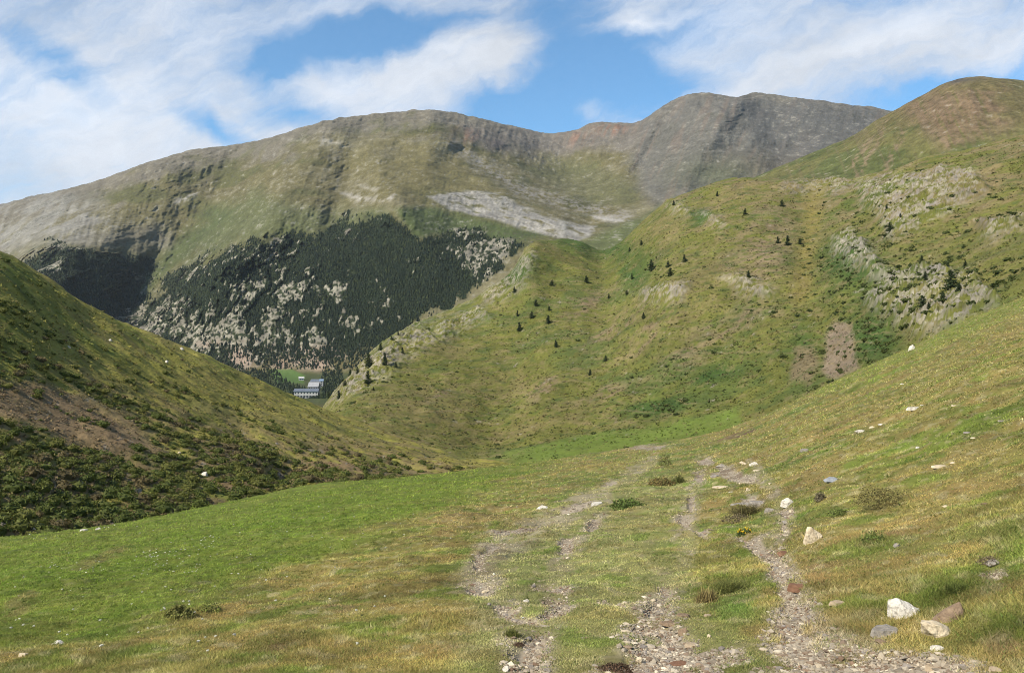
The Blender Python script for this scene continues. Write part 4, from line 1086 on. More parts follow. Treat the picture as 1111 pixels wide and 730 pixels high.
ST = [
 (882.5,588,24,25,'cream','pointed tan stone standing upright in grass beside the stony track','upright',0.6,G1,0.0),
 (985,669,34,25,'white','pitted white stone with crumbly top, upper one of the foreground trio','tilted',0.7,G1,-0.1),
 (1019,690,34,22,'cream','smooth cream boulder in front of the brown wedge stone','boulder',0.8,G1,0.0),
 (1031,674,38,29,'brown','brown wedge shaped stone with dark shaded side behind the cream boulder','wedge',0.7,G1,0.0),
 (964,689,37,15,'grey','flat grey slab with stepped top beside the pitted white stone','slab',0.8,G1,0.1),
 (959,672,8,6,'cream','small yellowish pebble just above the flat grey slab','lump',0.9,G1,None),
 (957,698,15,8,'brown','brown stone tucked under the front of the flat grey slab','lump',0.9,G1,None),
 (1018,705,17,8,'white','broken white stone flaking apart in grass below the cream boulder','slab',0.7,G1,None),
 (910,656,23,7,'tan','flat tan slab lying across the gravel rut','slab',0.6,G1,0.15),
 (869,640,27,11,'red','rust brown slab with pale chip bridging the gravel rut','slab',0.7,G1,-0.1),
 (851,602,17,8,'red','rust red stone at the head of the gravel rut','lump',0.8,G1,None),
 (1016,724,25,10,'tan','low tan rock at the very bottom of the picture edge','slab',0.7,G1,None),
 (974,592,10,6,'grey','small grey stone in reddish grass above the foreground trio','lump',0.8,G2,None),
 (1084,729,20,9,'tan','half buried tan stone in the bottom corner of the turf','lump',0.8,G1,None),
 (842,618,11,6,'grey','pale grey chip on the edge of the gravel rut','slab',0.7,G1,None),
 (1027,549,9,4,'cream','tiny cream stone alone on the upper turf','lump',0.8,G2,None),
 (1069,547,9,4,'brown','tiny brown stone far along the upper turf','lump',0.8,G2,None),
 (905,522,20,9,'blue','blue grey rounded stone alone on the slope above the track','lump',0.9,G2,None),
 (935,469,15,6,'white','largest white stone of the three close together on the slope','lump',0.7,G2,None),
 (947,465,7,3.5,'cream','small cream stone touching the largest white stone on the slope','lump',0.9,G2,None),
 (957,461,8,3.5,'white','small white stone at the upper end of the slope trio','lump',0.9,G2,None),
 (993,446,18,6,'white','long white stone below a smaller twin high on the slope','slab',0.7,G2,None),
 (1001,440,7,4,'white','small white twin sitting just above the long white stone','lump',0.9,G2,None),
 (874,490,12,5,'grey','flat grey stone between track head and the slope trio','slab',0.7,G2,None),
 (807,504,11,6,'cream','cream stone at the far head of the rocky track','lump',0.8,G1,None),
 (819,506,12,7,'white','white stone next to the cream one at the track head','lump',0.8,G1,None),
 (821,510,9,3,'cream','thin cream chip just under the white track head stone','slab',0.8,G1,None),
 (777,519,15,6,'grey','grey stone on the far side of the rocky track head','lump',0.8,G1,None),
 (815,523,30,6,'cream','long cream slab lying across the upper track','slab',0.5,G1,0.0),
 (836,526,6,3,'cream','tiny cream stone at the end of the long cream slab','lump',0.9,G1,None),
 (785,529,24,4,'cream','thin flat cream ledge sunk in turf beside the upper track','slab',0.5,G1,0.0),
 (794.5,535,8,3,'white','small white chip below the thin cream ledge','slab',0.8,G1,None),
 (811.5,533,6,7,'cream','small upright cream stone between two long slabs','upright',0.7,G1,0.0),
 (806,546,30,6,'grey','long pale slab edge arching over the track hump, lower half','slab',0.5,G1,0.25),
 (824,544,28,9,'grey','humped grey rock at the crown of the track hump','slab',0.6,G1,-0.15),
 (836,556,16,7,'grey','tilted grey slab tail running down from the humped rock','slab',0.5,G1,-0.5),
 (856,546,16,12,'white','white stone with a notched foot beside the upper rut','lump',0.8,G1,None),
 (855,549,17,3,'cream','flat cream sliver under the notched white stone','slab',0.5,G1,0.0),
 (859,555,7,3,'cream','tiny cream sliver lower in the narrow upper rut','slab',0.7,G1,None),
 (853,566,11,5,'grey','grey stone in the middle of the narrow upper rut','lump',0.8,G1,None),
 (784,507,17,8,'grey','dull grey low rock at the top of the rocky track','lump',0.8,G1,None),
 (765,518,6,3,'cream','tiny cream stone off the far side of the track head','lump',0.9,G1,None),
 (998,486,9,3,'white','thin white stone on the open slope under the long white one','slab',0.8,G2,None),
 (1021,507,22,5,'cream','long cream stone low in the grass on the open slope','slab',0.5,G2,0.1),
 (1035,503,8,3,'cream','small cream stone at the end of the long slope stone','lump',0.8,G2,None),
 (980,417,6,2.5,'white','tiny white stone highest on the slope beneath the crest','lump',0.9,G2,None),
 (1051,470,10,3,'grey','grey stone sunk in turf far up the slope','slab',0.8,G2,None),
 (1057,475,7,2.5,'cream','cream chip beside the sunken grey stone up the slope','slab',0.8,G2,None),
 (1037,440,9,2.5,'cream','thin cream stone near the upper edge of the slope','slab',0.8,G2,None),
 (1057,426,6,2.5,'cream','tiny cream stone nearest the top edge of the slope','lump',0.9,G2,None),
 (1088,457,9,3,'grey','grey chip at the outer edge of the upper slope','slab',0.8,G2,None),
 (588,552,17,8,'white','white stone alone in green turf beside the fainter rut','lump',0.8,G1,None),
 (648,548,18,6,'white','long white stone leaning along the middle grassy rut','slab',0.5,G1,0.6),
 (667,528,8,3.5,'cream','small cream stone at the top of the middle grassy rut','slab',0.7,G1,None),
 (549,728,10,9,'white','white stone at the bottom of the narrow eroded rut','lump',0.8,G1,None),
 (694.5,720,11,12,'cream','cream stone beneath the dark undercut turf bank','lump',0.9,G1,None),
 (742,668,20,6,'brown','brown slab at the upper end of the rocky wash','slab',0.7,G1,0.2),
 (728,677,24,6,'brown','broad purplish brown slab stepped above the rocky wash','slab',0.7,G1,-0.1),
 (742,688,15,9,'brown','blocky brown stone with dark end inside the rocky wash','lump',0.7,G1,0.0),
 (752,701,22,6,'tan','thin tan slab tilted in the middle of the rocky wash','slab',0.6,G1,0.2),
 (737,722,30,7,'red','wide reddish slab at the foot of the rocky wash','slab',0.6,G1,0.1),
 (770,691,7,5,'cream','small cream pebble on the rim of the rocky wash','lump',0.9,G1,None),
 (714,643,9,4,'white','white pebble high in the middle rut','lump',0.9,G1,None),
 (709,652,8,5,'cream','cream pebble just below the white one in the middle rut','lump',0.9,G1,None),
 (571,653,9,5,'white','white pebble in the gravel of the fainter rut','lump',0.8,G1,None),
 (527,641,12,5,'cream','flat cream flake in the round gravel patch','slab',0.8,G1,None),
 (61,699,16,7,'white','white stone low in the dry grass at the meadow corner','lump',0.7,G2,None),
 (24,712,13,6,'cream','cream stone furthest into the meadow corner','slab',0.7,G2,None),
 (90,576,9,4,'white','white stone on the brow of the green meadow','slab',0.7,G2,None),
 (106,574,9,3,'white','second white stone on the meadow brow, nearer the stream','slab',0.7,G2,None),
 (1081,616,22,9,'grey','dark grey stone in a patch of bare earth on the slope','lump',0.8,G2,None),
 (768,668,10,4,'tan','tan chip at the edge of the grass tussock by the wash','slab',0.8,G1,None),
]
for (px, py, w, h, m, lab, shp, dep, grp, rz) in ST:
    stone(px, py, w, h, m, lab, shp, dep, grp, rz)
# pale boulder perched at the edge of the near slope
stone(991, 378, 9, 8, 'white', 'white boulder with dark shaded foot perched on the crest of the slope', 'lump', 0.8, None, None, 'boulder')
for (px, py, w, h, m, lab) in [(221.5,516,9,7,'white','white boulder above the bare bank on the shrubby hillside'), (146,534,13,10,'grey','cracked grey boulder among brown scrub at the hillside foot'),
                               (119,370,5,4,'white','small white boulder highest on the shrubby hillside'), (74,377,5,4,'cream','cream boulder in open grass of the shrubby hillside'),
                               (197,380,5,5,'white','white boulder close under the skyline of the shrubby hillside'), (180,393,5,4,'white','white boulder just below the skyline one on the shrubby hillside'),
                               (194,492,5,4,'cream','cream boulder in shrubs at mid height of the hillside'), (35,574,8,5,'white','white boulder by the stream under dark shrubs'), (300,478,4,3,'grey','grey boulder on the shrubby hillside over the eroded hollow')]:
    stone(px, py, w, h, m, lab, 'lump', 0.9, 'boulders on the shrubby hillside', None, 'boulder', TB, (0, 3))

# ------------------------------------------------------------------ gravel in the ruts
def gravel():
    rng = np.random.default_rng(31)
    n = 170000
    px = rng.uniform(490, 1110, n); py = rng.uniform(484, 742, n)
    g = np.zeros(n)
    for b in GRAVEL: g = np.maximum(g, blob(px, py, *b))
    k = g+0.25*rng.random(n) > 0.25
    px, py = px[k], py[k]
    P = TA.at(px, py, 0, 3, 700)
    gm, _, _, bank, _, _, _ = A_masks(px, py, P[:, 0], P[:, 1])
    k = (gm > rng.uniform(0.05, 0.95, len(px))) & (bank < 0.3)
    P = P[k]; n = min(len(P), 36000); P = P[:n]
    s = np.minimum(0.0030*np.exp(rng.gamma(2.0, 0.29, n)), 0.020)+0.0004*P[:, 1]
    Vd, Fd = ICO1
    nv = len(Vd)
    sc = np.stack([s*rng.uniform(0.8, 1.5, n), s*rng.uniform(0.8, 1.5, n), s*rng.uniform(0.35, 0.8, n)], -1)
    jit = 1+0.30*rng.normal(size=(n, nv, 1)).clip(-1.2, 1.2)
    th = rng.random(n)*6.28; ca, sa = np.cos(th)[:, None], np.sin(th)[:, None]
    L_ = Vd[None]*sc[:, None, :]*jit
    X = L_[..., 0]*ca-L_[..., 1]*sa+P[:, 0:1]; Y = L_[..., 0]*sa+L_[..., 1]*ca+P[:, 1:2]; Z = L_[..., 2]+P[:, 2:3]+s[:, None]*0.15
    bright = 1.12
    pal = np.array((1.16, 1.13, 1.06))*np.array([(0.25,0.215,0.170),(0.19,0.160,0.125),(0.30,0.255,0.195),(0.175,0.130,0.095),(0.42,0.37,0.29),(0.20,0.175,0.155),(0.15,0.10,0.07)])
    c = pal[rng.choice(7, n, p=[.26,.22,.16,.14,.07,.09,.06])]*(0.8+0.4*rng.random((n, 1)))
    o = new_mesh('gravel', np.stack([X, Y, Z], -1), (Fd[None]+(np.arange(n)*nv)[:, None, None]), 3, M_gravel, np.repeat(c, nv, axis=0), smooth=False)
    tag(o, 'loose grey brown gravel lying in the ruts of the track', 'gravel', kind='stuff')
gravel()

# ------------------------------------------------------------------ grass of the near meadow
def grass():
    rng = np.random.default_rng(41)
    n = 260000
    px = rng.uniform(-70, 1180, n)
    yc = pchip(A_c, A_yc, px)
    py = yc+(765-yc)*rng.random(n)**0.9
    P = TA.at(px, py, 0, 3.0, 700)
    c, gm, bank = A_color(px, py, P[:, 0], P[:, 1])
    D = P[:, 1]
    tus = fbm(P[:, 0]*1.1, P[:, 1]*1.1, 12.0, 3)
    lush = fbm(P[:, 0]*0.3, P[:, 1]*0.3, 15.0, 3)
    pale = inpoly(px, py, [(500,740),(500,620),(545,575),(640,535),(720,510),(760,520),(740,560),(720,600),(760,650),(840,700),(840,740)], 22)
    keep = (gm < rng.uniform(0.10, 0.95, n)) & (bank < rng.uniform(0.3, 1.0, n))
    for (sx, sy, sr) in STONE_POS:
        keep &= ((P[:, 0]-sx)**2+((P[:, 1]-sy)*0.9)**2) > (sr*0.72)**2
    P, c, D, tus, lush, pale = P[keep], c[keep], D[keep], tus[keep], lush[keep], pale[keep]
    n = len(P); nb = 5
    px1 = D/F
    H = (0.010+0.022*np.clip(0.45+tus+0.4*lush, 0, 1.15)**1.6)*(1-0.5*pale)
    H = np.maximum(H, np.minimum(px1*1.7, 0.20)*(0.7+0.6*np.clip(0.5+tus, 0, 1)))
    W = np.maximum(0.0035, px1*0.75)
    rr = rng.random(n)
    H = np.where(rr < 0.06, H*2.0, H); broad = (rr > 0.90)&(D < 25); H = np.where(broad, H*0.8, H); W = np.where(broad, W*2.6, W)
    spread = np.maximum(0.018, px1*1.6)
    B = P[:, None, :]+rng.normal(size=(n, nb, 3))*spread[:, None, None]*np.array([1, 1, 0.05])
    a = rng.random((n, nb))*6.283; lean = 0.35+1.25*rng.random((n, nb)); la = rng.random((n, nb))*6.283
    h = H[:, None]*(0.55+0.8*rng.random((n, nb)))
    w = W[:, None]*(0.7+0.6*rng.random((n, nb)))
    dx, dy = np.cos(a)*w*0.5, np.sin(a)*w*0.5
    base1 = B+np.stack([dx, dy, np.zeros_like(dx)-0.006], -1); base2 = B-np.stack([dx, dy, np.zeros_like(dx)+0.006], -1)
    tip = B+np.stack([np.cos(la)*lean*h, np.sin(la)*lean*h, h*(1-0.25*lean)], -1)
    V = np.stack([base1, base2, tip], 2).reshape(-1, 3)
    k = 0.86+0.52*rng.random((n, nb, 1))
    mott = fbm(P[:, 0]*2.2+3, P[:, 1]*2.2, 22.0, 3)
    C = c[:, None, :]*k*(2.15+1.35*mott)[:, None, None]
    r = rng.random((n, nb))
    dry = np.array((0.30, 0.235, 0.095)); grn = np.array((0.070, 0.105, 0.014)); rust = np.array((0.22, 0.135, 0.060))
    C = np.where(broad[:, None, None], 0.35*C+0.65*np.array((0.085, 0.14, 0.028))*k, C)
    lushc = (c[:, 1] > c[:, 0]*1.12)[:, None]
    C = np.where((r < np.where(lushc, 0.05, 0.15))[..., None], 0.4*C+0.6*dry*(0.7+0.5*k-0.3), C)
    C = np.where((r > 0.88)[..., None], 0.5*C+0.5*grn*k, C)
    C = np.where(((r > 0.13) & (r < 0.13+0.06*np.clip(0.3-lush[:, None], 0, 1)))[..., None], 0.4*C+0.6*rust, C)
    C = np.repeat(C.reshape(-1, 3), 3, axis=0)
    o = new_mesh('grass', V, np.arange(len(V)).reshape(-1, 3), 3, M_grass, C, smooth=False)
    tag(o, 'short grazed meadow grass, green below and straw coloured by the track', 'grass', kind='stuff')
    print('grass blades', n*nb)
grass()
def flowers():
    rng = np.random.default_rng(47)
    cl = [(60,620,8,2,14),(94,621,10,4,16),(178,612,20,8,40),(165,609,8,3,14),(225,596,12,6,16),(210,618,6,4,6),(355,575,40,12,16),(230,587,6,2,6),(272,611,12,6,8),(20,681,10,3,5),(110,572,40,2,14),(40,583,30,3,8),(460,560,60,14,14),(140,640,90,25,26),(420,640,80,30,14),(300,590,80,20,20),(210,685,120,20,18)]
    px = np.concatenate([cx+rng.normal(size=k)*a for cx, cy, a, b, k in cl]); py = np.concatenate([cy+rng.normal(size=k)*b for cx, cy, a, b, k in cl])
    ok = py > pchip(A_c, A_yc, px)+2
    px, py = px[ok], py[ok]
    P = TA.at(px, py, 0, 3, 700); D = P[:, 1]; n = len(P)
    Vd, Fd = ICO1; nv = len(Vd)
    s = np.maximum(0.011, D/F*0.80)*(0.7+0.6*rng.random(n))
    V = Vd[None]*s[:, None, None]*np.array([1, 1, 0.6])*(1+0.25*rng.normal(size=(n, nv, 1)))+P[:, None, :]+np.array([0, 0, 1.0])*(0.045+s[:, None, None])
    c = np.tile(np.array((0.62, 0.60, 0.48)), (n, 1))*(0.6+0.5*rng.random((n, 1)))
    o = new_mesh('flowers', V, (Fd[None]+(np.arange(n)*nv)[:, None, None]), 3, M_leaf, np.repeat(c, nv, axis=0), smooth=False)
    tag(o, 'scattered tiny white flower heads over the green meadow', 'flowers', kind='stuff')
flowers()

# ------------------------------------------------------------------ separate small plants near the track
def bush(px, py, w, h, c1, c2, label, cat, blades=700, style='leaf', name='shrub', size=0.05, seed=None):
    rng = np.random.default_rng(seed or int(px*7+py))
    P = hit(TA, px, py, 0, 3)[0]; k = P[1]/F
    rx, rz = w*k*0.5, h*k
    ry = max(rx*0.7, rz*0.5)
    n = blades
    d = rng.normal(size=(n, 3)); d[:, 2] = np.abs(d[:, 2]); d /= np.linalg.norm(d, axis=1, keepdims=True)
    rad = 0.45+0.55*rng.random((n, 1))**0.5
    lump = 1+0.35*fbm(d[:, 0]*2.2+px, d[:, 1]*2.2, d[:, 2]*2.2, 2)[:, None]
    if style == 'leaf':
        Q = d*rad*lump*np.array([rx, ry, rz])
        V = tri_soup(Q, d, np.full(n, size*rx*2), rng)
        nper = 3
    else:                            # tussock of blades
        b = rng.normal(size=(n, 2))*0.30
        base = np.stack([b[:, 0]*rx, b[:, 1]*ry, np.zeros(n)-0.01], -1)
        tip = base*0.4+d*lump*np.array([rx, ry, rz])*(0.6+0.5*rng.random((n, 1)))
        a = rng.random(n)*6.283; ww = max(size*rx, k*0.5)
        off = np.stack([np.cos(a)*ww, np.sin(a)*ww, np.zeros(n)], -1)
        V = np.stack([base-off, base+off, tip], 1).reshape(-1, 3)
    c = np.array(c1)[None]*(1-rng.random((n, 1)))+np.array(c2)[None]*rng.random((n, 1))
    c = np.clip(c, 0.008, 1)
    o = new_mesh(name, V, np.arange(len(V)).reshape(-1, 3), 3, M_leaf, np.repeat(c, 3, axis=0), smooth=False)
    o.location = P
    tag(o, label, cat)
    return o
bush(682,551,38,11,(0.075,0.115,0.026),(0.12,0.155,0.036),'dark green leafy weed clump between the two grassy ruts','plant',900,'leaf','leafy_plant',0.05)
bush(718,528,34,11,(0.19,0.125,0.045),(0.15,0.13,0.04),'rust brown low shrub beside a green tuft near the track head','shrub',900,'leaf','shrub',0.04)
bush(737,524,20,13,(0.07,0.085,0.025),(0.11,0.11,0.03),'olive grassy tuft next to the rust brown shrub','grass tuft',350,'blade','grass_tuft',0.03)
bush(722,506,15,14,(0.09,0.095,0.025),(0.13,0.12,0.035),'olive twiggy shrub further up beyond the rust brown shrub','shrub',500,'leaf','shrub',0.06)
bush(955,550,64,20,(0.155,0.135,0.045),(0.22,0.19,0.07),'wide dry olive grey shrub sprawling on the slope above the track','shrub',2600,'leaf','shrub',0.022)
bush(910,560,24,11,(0.10,0.135,0.03),(0.14,0.165,0.04),'fresh green weed clump at the end of the wide dry shrub','plant',700,'leaf','leafy_plant',0.05)
bush(890,543,13,10,(0.15,0.125,0.07),(0.19,0.16,0.10),'small grey brown heather tuft on the slope near the rut','shrub',800,'leaf','heather',0.10)
bush(767,652,30,18,(0.30,0.22,0.09),(0.23,0.19,0.075),'straw yellow grass tussock beside the rocky wash','grass tuft',900,'blade','grass_tuft',0.02)
bush(795,640,52,15,(0.12,0.14,0.035),(0.19,0.185,0.055),'green grass clump leaning behind the straw yellow tussock','grass tuft',1500,'blade','grass_tuft',0.016)
bush(228,664,28,11,(0.15,0.18,0.04),(0.20,0.21,0.05),'dark green rush clump in the middle of the lower meadow','plant',600,'leaf','leafy_plant',0.05)
bush(195,670,34,13,(0.17,0.18,0.045),(0.22,0.20,0.06),'yellow green rush clump beside the darker one in the meadow','plant',1100,'leaf','leafy_plant',0.08)
bush(813,559,52,12,(0.17,0.135,0.055),(0.11,0.105,0.035),'long dry grass growing over the humped track rocks','grass tuft',1300,'blade','grass_tuft',0.012)
bush(800,566,34,9,(0.18,0.135,0.085),(0.15,0.13,0.06),'brown heather patch under the humped track rocks','shrub',900,'leaf','heather',0.035)
bush(948,588,34,11,(0.10,0.14,0.03),(0.14,0.165,0.038),'bright green weeds on the slope below the wide dry shrub','plant',700,'leaf','leafy_plant',0.045)
bush(1040,640,34,11,(0.085,0.115,0.026),(0.12,0.135,0.032),'bright green grass clump above the brown wedge stone','grass tuft',900,'blade','grass_tuft',0.02)
bush(556,690,24,11,(0.12,0.135,0.032),(0.18,0.175,0.05),'green turf tuft overhanging the narrow eroded rut','grass tuft',800,'blade','grass_tuft',0.02)
bush(1075,612,30,8,(0.16,0.12,0.07),(0.18,0.14,0.08),'brown heather on bare earth at the edge of the slope','shrub',900,'leaf','heather',0.035)
for (x_, y_, w_, h_, lab_) in ((668,727,38,6,'eroded dark brown earth bank under the turf edge beside the rocky wash'),(563,707,14,4,'small dark earth scar under turf beside the narrow eroded rut')):
    bush(x_, y_, w_, h_, (0.06,0.034,0.02), (0.15,0.09,0.055), lab_, 'earth bank', 1700, 'leaf', 'earth_bank', 0.035)
def yellow_flowers(px, py):
    P = hit(TA, px, py, 0, 3)[0]
    e = bpy.data.objects.new('flowering_plant', None); COL.objects.link(e); e.location = P; e.empty_display_size = 0.05
    tag(e, 'small plant covered in yellow flowers beside the rut', 'flowers')
    rng = np.random.default_rng(3); k = P[1]/F
    n = 260; d = rng.normal(size=(n, 3)); d[:, 2] = np.abs(d[:, 2]); d /= np.linalg.norm(d, axis=1, keepdims=True)
    V = tri_soup(d*rng.random((n, 1))**0.5*np.array([9, 6, 8])*k, d, np.full(n, 2.2*k), rng)
    new_mesh('foliage', V, np.arange(len(V)).reshape(-1, 3), 3, M_leaf, np.repeat(np.array((0.06, 0.085, 0.02))[None]*(0.6+0.8*rng.random((n, 1))), 3, axis=0), e, False)
    n = 26; d = rng.normal(size=(n, 3)); d[:, 2] = np.abs(d[:, 2])+0.4; d /= np.linalg.norm(d, axis=1, keepdims=True)
    Vd, Fd = ICO1
    V = Vd[None]*1.0*k+(d*np.array([8.5, 6, 9])*k)[:, None, :]
    new_mesh('blossom', V, Fd[None]+(np.arange(n)*len(Vd))[:, None, None], 3, M_leaf, np.repeat(np.array((0.66, 0.44, 0.03))[None]*(0.7+0.4*rng.random((n, 1))), len(Vd), axis=0), e, False)
yellow_flowers(808, 581)

# ------------------------------------------------------------------ conifers on the spur
def conifer_parts(seed, wide):
    rng = np.random.default_rng(seed)
    n = 9; V = []; Fc = []
    rings = [(0, 0.035), (0.3, 0.026), (0.7, 0.013), (0.97, 0.003)]
    for z, r in rings:
        for i in range(n):
            a = i/n*6.283; V.append((math.cos(a)*r, math.sin(a)*r, z-0.02))
    for j in range(len(rings)-1):
        for i in range(n): Fc.append((j*n+i, j*n+(i+1) % n, (j+1)*n+(i+1) % n, (j+1)*n+i))
    trunk = (np.array(V), np.array(Fc))
    P = []; Nn = []; S = []
    for lv in range(15):
        z = 0.07+0.90*lv/15
        R_ = wide*(1-z)**0.62*(0.75+0.5*rng.random())+0.012
        nbr = 10 if lv < 10 else 7
        for b in range(nbr):
            a = rng.random()*6.283; Lb = R_*(0.55+0.6*rng.random())
            for s in np.linspace(0.25, 1, 5):
                P.append((math.cos(a)*Lb*s, math.sin(a)*Lb*s, z-0.10*Lb*s+0.05*s*s*0.5+rng.normal()*0.012)); Nn.append((math.cos(a)*0.6, math.sin(a)*0.6, 0.8)); S.append(0.085*(1-0.45*z)*(1.1-0.4*s))
    P = np.array(P); Nn = np.array(Nn); S = np.array(S)
    V = tri_soup(P, Nn, S, rng); V = np.concatenate([V, tri_soup(P+0.012, Nn*np.array([1, 1, -0.2]), S, rng)])
    c = np.tile(np.array((0.026, 0.042, 0.017)), (len(V)//3, 1)); c = lerp(c, (0.055, 0.072, 0.022), rng.random(len(c))**2)
    return trunk, V, np.repeat(c, 3, axis=0)
protos = []
def make_conifer(i):
    tr, V, c = conifer_parts(100+i, [0.36, 0.46, 0.32, 0.52][i])
    e = bpy.data.objects.new('conifer', None); COL.objects.link(e); e.empty_display_size = 0.2
    new_mesh('trunk', tr[0], tr[1], 4, M_bark, None, e, True)
    new_mesh('crown', V, np.arange(len(V)).reshape(-1, 3), 3, M_leaf, c, e, False)
    return e
G_T = 'small conifers scattered over the grassy slope'
TREES = [
 (558,316,8,'lowest conifer on the rocky edge of the spur below its pale crest'),(581,332,9,'topmost conifer of the loose group of six on the spur'),(561.5,343,7,'outermost conifer of the loose group of six on the spur'),
 (576.6,345,9,'middle conifer of the loose group of six on the spur'),(596,337,6,'slim short conifer at the uphill side of the loose group of six'),(594.7,351,11,'taller conifer right under the slim short one on the spur'),
 (563.5,359,11,'big dark conifer at the bottom of the loose group of six'),(598.6,310,7,'lone thin conifer above the loose group of six'),(636.5,307,9,'lone conifer high on the spur grass near the saddle'),
 (603.5,377,9,'round conifer standing alone below the loose group of six'),(657,392,7,'little conifer at mid height of the big open slope'),(640,407,8,'lowest conifer on the big open slope, broad and dark'),
 (660.5,324,6,'tiny conifer on soil streaks below the saddle'),(680,320,6,'small conifer on the edge of the dark bushes'),(698,346,9,'upright conifer standing alone under the dark bush patch'),
 (707,294,15,'broadest dark conifer heading the bush patch near the saddle'),(727,300,12,'pointed conifer closing the bush patch near the saddle'),(725,290,9,'short conifer crammed just above the pointed one in the bush patch'),
 (743,284,10,'dark conifer a little uphill from the bush patch'),(696,266,6,'tiny conifer on the ridge line near the saddle rocks'),(683,273,5,'smallest conifer on the ridge line right over the saddle'),
 (686,303,7,'low conifer at the downhill end of the bush patch'),(811.6,301,9,'lone conifer above the pale outcrop band'),(844,264,9,'left tree of the trio in the middle of the slope'),
 (854.5,266,11,'tallest tree of the trio in the middle of the slope'),(868,265,8,'faint tree closing the trio in the middle of the slope'),(808,233,8,'lone conifer between the trio and the ridge line'),
 (778,213,7,'lone conifer up on the far ridge shoulder'),(848,224,8,'lone conifer on the ridge above the trio'),(731,223,6,'stunted conifer at the rocky end of the ridge'),
 (962,228,7,'lone conifer under the big upper outcrop'),(966,253,12,'tall conifer amid the middle outcrop blocks'),(977,236,6,'bushy conifer just above the middle outcrop'),
 (1000,286,10,'conifer on the rim above the lower outcrop'),(1033.5,313,24,'tallest conifer on the slope, slender and near black'),(1041,315,12,'conifer pressed against the tallest slender one'),
 (1024,327,15,'stout conifer downhill of the tallest slender one'),(1000.5,337,16,'broad conifer at the downhill end of the outcrop cluster'),(1008,343,10,'low conifer at the foot of the broad one in the outcrop cluster'),
 (1004,311,11,'conifer beside a pale block over the outcrop cluster'),(1028,294,8,'small conifer just above the tallest slender one'),(1047,290,8,'brownish small conifer beyond the tallest slender one'),
 (412.5,380,10,'conifer on the brow of the lower spur'),(400.5,398,16,'tallest conifer of the spur end thicket'),(399,416,15,'lowest big conifer of the spur end thicket'),
 (418,397,15,'wide conifer on the uphill side of the spur end thicket'),(429,398,7,'small conifer uphill of the spur end thicket'),(380,408,10,'conifer between thicket and the valley buildings, upper of three'),
 (372,408,9,'conifer nearest the valley buildings on the spur'),(388,405,9,'conifer closest to the thicket on its valley side'),(437,384,7,'round lone conifer in grass behind the thicket'),
 (442,368,6,'small lone conifer high on the lower spur brow'),(432,365,5,'tiny conifer on the lower spur skyline'),(425,369,5,'tiny conifer just inside the lower spur skyline'),
 (368,434,11,'dark conifer low on the cliff over the buildings'),(374,419,8,'conifer halfway down the spur end rocks'),(357,424,7,'conifer at the very tip of the spur'),
 (405,424,5,'tiny conifer in grass below the spur end thicket'),
]
n_pro = 4
ptsT = hit(TC, [t[0] for t in TREES], [t[1] for t in TREES], 1.0, 4.0)
for i, (t, P) in enumerate(zip(TREES, ptsT)):
    if i < n_pro:
        e = make_conifer(i); protos.append(e)
    else:
        src = protos[(i*7+i//3) % n_pro]
        e = src.copy(); COL.objects.link(e)
        for ch in src.children:
            c2 = ch.copy(); COL.objects.link(c2); c2.parent = e
    s = t[2]*0.93*P[1]/F
    e.location = (P[0], P[1], P[2]-0.03*s)
    e.rotation_euler = (0, 0, random.uniform(0, 6.28))
    e.scale = (s*random.uniform(0.8, 1.3), s*random.uniform(0.8, 1.3), s*random.uniform(0.9, 1.1))
    e.rotation_euler = (random.uniform(-.08, .08), random.uniform(-.08, .08), random.uniform(0, 6.28))
    tag(e, t[3], 'conifer', G_T)

# ------------------------------------------------------------------ buildings in the valley
M_wall = mat_plain('white_render', (0.40, 0.385, 0.36), 0.9, 0.15, 0.3)
M_wallg = mat_plain('grey_render', (0.30, 0.29, 0.28), 0.9, 0.1, 0.3)
M_slate = mat_plain('slate_roof', (0.10, 0.115, 0.14), 0.6, 0.2, 0.5)
M_lead = mat_plain('pale_roof', (0.29, 0.285, 0.285), 0.6, 0.12, 0.4)
M_blue = mat_plain('blue_slate', (0.16, 0.22, 0.30), 0.6, 0.12, 0.4)
M_dark = mat_plain('window_dark', (0.03, 0.033, 0.038), 0.3, 0.1, 1.0)
def box_bm(bm, x0, x1, y0, y1, z0, z1):
    r = bmesh.ops.create_cube(bm, size=1)
    for v in r['verts']:
        v.co.x = x0 if v.co.x < 0 else x1; v.co.y = y0 if v.co.y < 0 else y1; v.co.z = z0 if v.co.z < 0 else z1
def gable_bm(L_, W_, z0, rise, over=0.6):
    bm = bmesh.new(); l, w = L_/2+over, W_/2+over
    t = 0.35
    def pt(x, y, z): return bm.verts.new((x, y, z))
    prof = [(-w, z0-0.15), (0, z0+rise), (w, z0-0.15), (w, z0-0.15+t), (0, z0+rise+t), (-w, z0-0.15+t)]
    a = [pt(-l, y, z) for y, z in prof]; b = [pt(l, y, z) for y, z in prof]
    for i in range(6): bm.faces.new((a[i], a[(i+1) % 6], b[(i+1) % 6], b[i]))
    bm.faces.new((a[5], a[4], a[1], a[0])); bm.faces.new((a[4], a[3], a[2], a[1])); bm.faces.new((b[0], b[1], b[4], b[5])); bm.faces.new((b[1], b[2], b[3], b[4]))
    bmesh.ops.recalc_face_normals(bm, faces=bm.faces)
    return bm
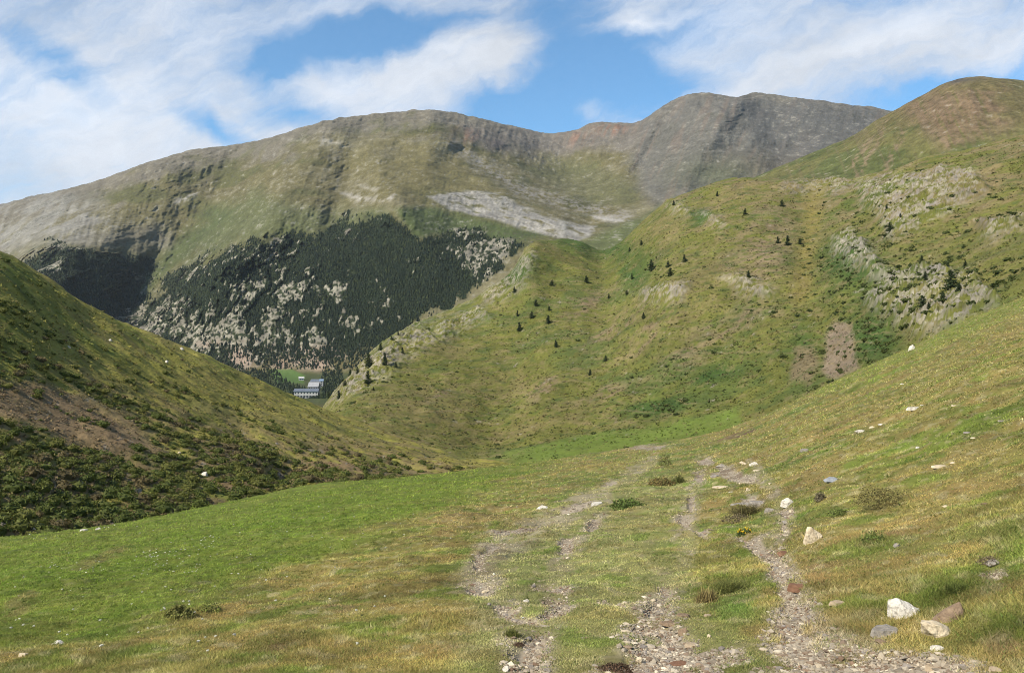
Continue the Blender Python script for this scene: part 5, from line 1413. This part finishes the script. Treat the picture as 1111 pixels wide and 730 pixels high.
def wall_bm(L_, W_, H_, rise):
    bm = bmesh.new()
    def pt(x, y, z): return bm.verts.new((x, y, z))
    l, w = L_/2, W_/2
    prof = [(-w, -6), (w, -6), (w, H_), (0, H_+rise-0.05), (-w, H_)]
    a = [pt(-l, y, z) for y, z in prof]; b = [pt(l, y, z) for y, z in prof]
    for i in range(5): bm.faces.new((a[i], a[(i+1) % 5], b[(i+1) % 5], b[i]))
    bm.faces.new(a[::-1]); bm.faces.new(b)
    bmesh.ops.recalc_face_normals(bm, faces=bm.faces)
    return bm
def building(name, px, py, wpx, hpx, deep, rise, rz, wall, roof, label, cat, floors=2, nwin=6, arcade=False):
    P = hit(TE, px, py, 0, 2)[0]; k = P[1]/F*0.88
    L_, H_ = wpx*k, hpx*k
    e = bpy.data.objects.new(name, None); COL.objects.link(e); e.location = P; e.rotation_euler = (0, 0, rz); e.empty_display_size = 2
    tag(e, label, cat)
    bm_obj('wall', wall_bm(L_, deep, H_, rise), wall, e)
    bm_obj('roof', gable_bm(L_, deep, H_, rise), roof, e)
    fh = H_/floors
    for f in range(floors):
        for i in range(nwin):
            x = -L_/2+(i+0.5)*L_/nwin; ww = min(0.55, L_/nwin*0.28)*1.5
            bm = bmesh.new()
            if arcade and f == 0: box_bm(bm, x-L_/nwin*0.36, x+L_/nwin*0.36, -deep/2-0.02, -deep/2+0.12, 0.1, fh*0.85)
            else: box_bm(bm, x-ww, x+ww, -deep/2-0.02, -deep/2+0.12, f*fh+fh*0.28, f*fh+fh*0.78)
            bm_obj('window', bm, M_dark, e)
    return e
building('sanctuary_wing', 333, 431.5, 29, 8.2, 11, 2.6, 0.05, M_wall, M_slate, 'long white building with dark slate roof and arcaded ground floor', 'building', 2, 8, True)
building('sanctuary_hall', 341, 422.5, 12, 3.8, 17, 5.2, 0.05, M_wallg, M_lead, 'grey hall with large pale roof above the long white building', 'building', 1, 4)
building('guest_house', 344, 416.5, 14, 3.2, 10, 3.0, -0.08, M_wallg, M_slate, 'dark roofed house at the back of the building group', 'building', 1, 5)
building('bell_tower', 349, 419.5, 4.2, 7.2, 4.4, 2.2, 0.05, M_wallg, M_blue, 'slim tower with blue grey roof beside the pale roofed hall', 'tower', 3, 1)
building('chapel', 327, 412.5, 6, 2.6, 8, 2.4, 0.3, M_wall, M_wall, 'little white chapel standing at the edge of the green field', 'chapel', 1, 2)

# ------------------------------------------------------------------ air
def haze():
    bm = bmesh.new(); box_bm(bm, -6900, 6900, -3600, 7600, -420, 1500)
    m = bpy.data.materials.new('haze'); m.use_nodes = True; nt = m.node_tree; nt.nodes.clear()
    out = nt.nodes.new('ShaderNodeOutputMaterial'); v = nt.nodes.new('ShaderNodeVolumePrincipled')
    v.inputs['Color'].default_value = (0.80, 0.88, 1.0, 1); v.inputs['Density'].default_value = HAZE; v.inputs['Anisotropy'].default_value = 0.2
    nt.links.new(v.outputs[0], out.inputs['Volume'])
    o = bm_obj('haze', bm, m); tag(o, 'thin bluish mountain air in front of the far massif', 'haze', kind='stuff')
HAZE = 0.000022
haze()
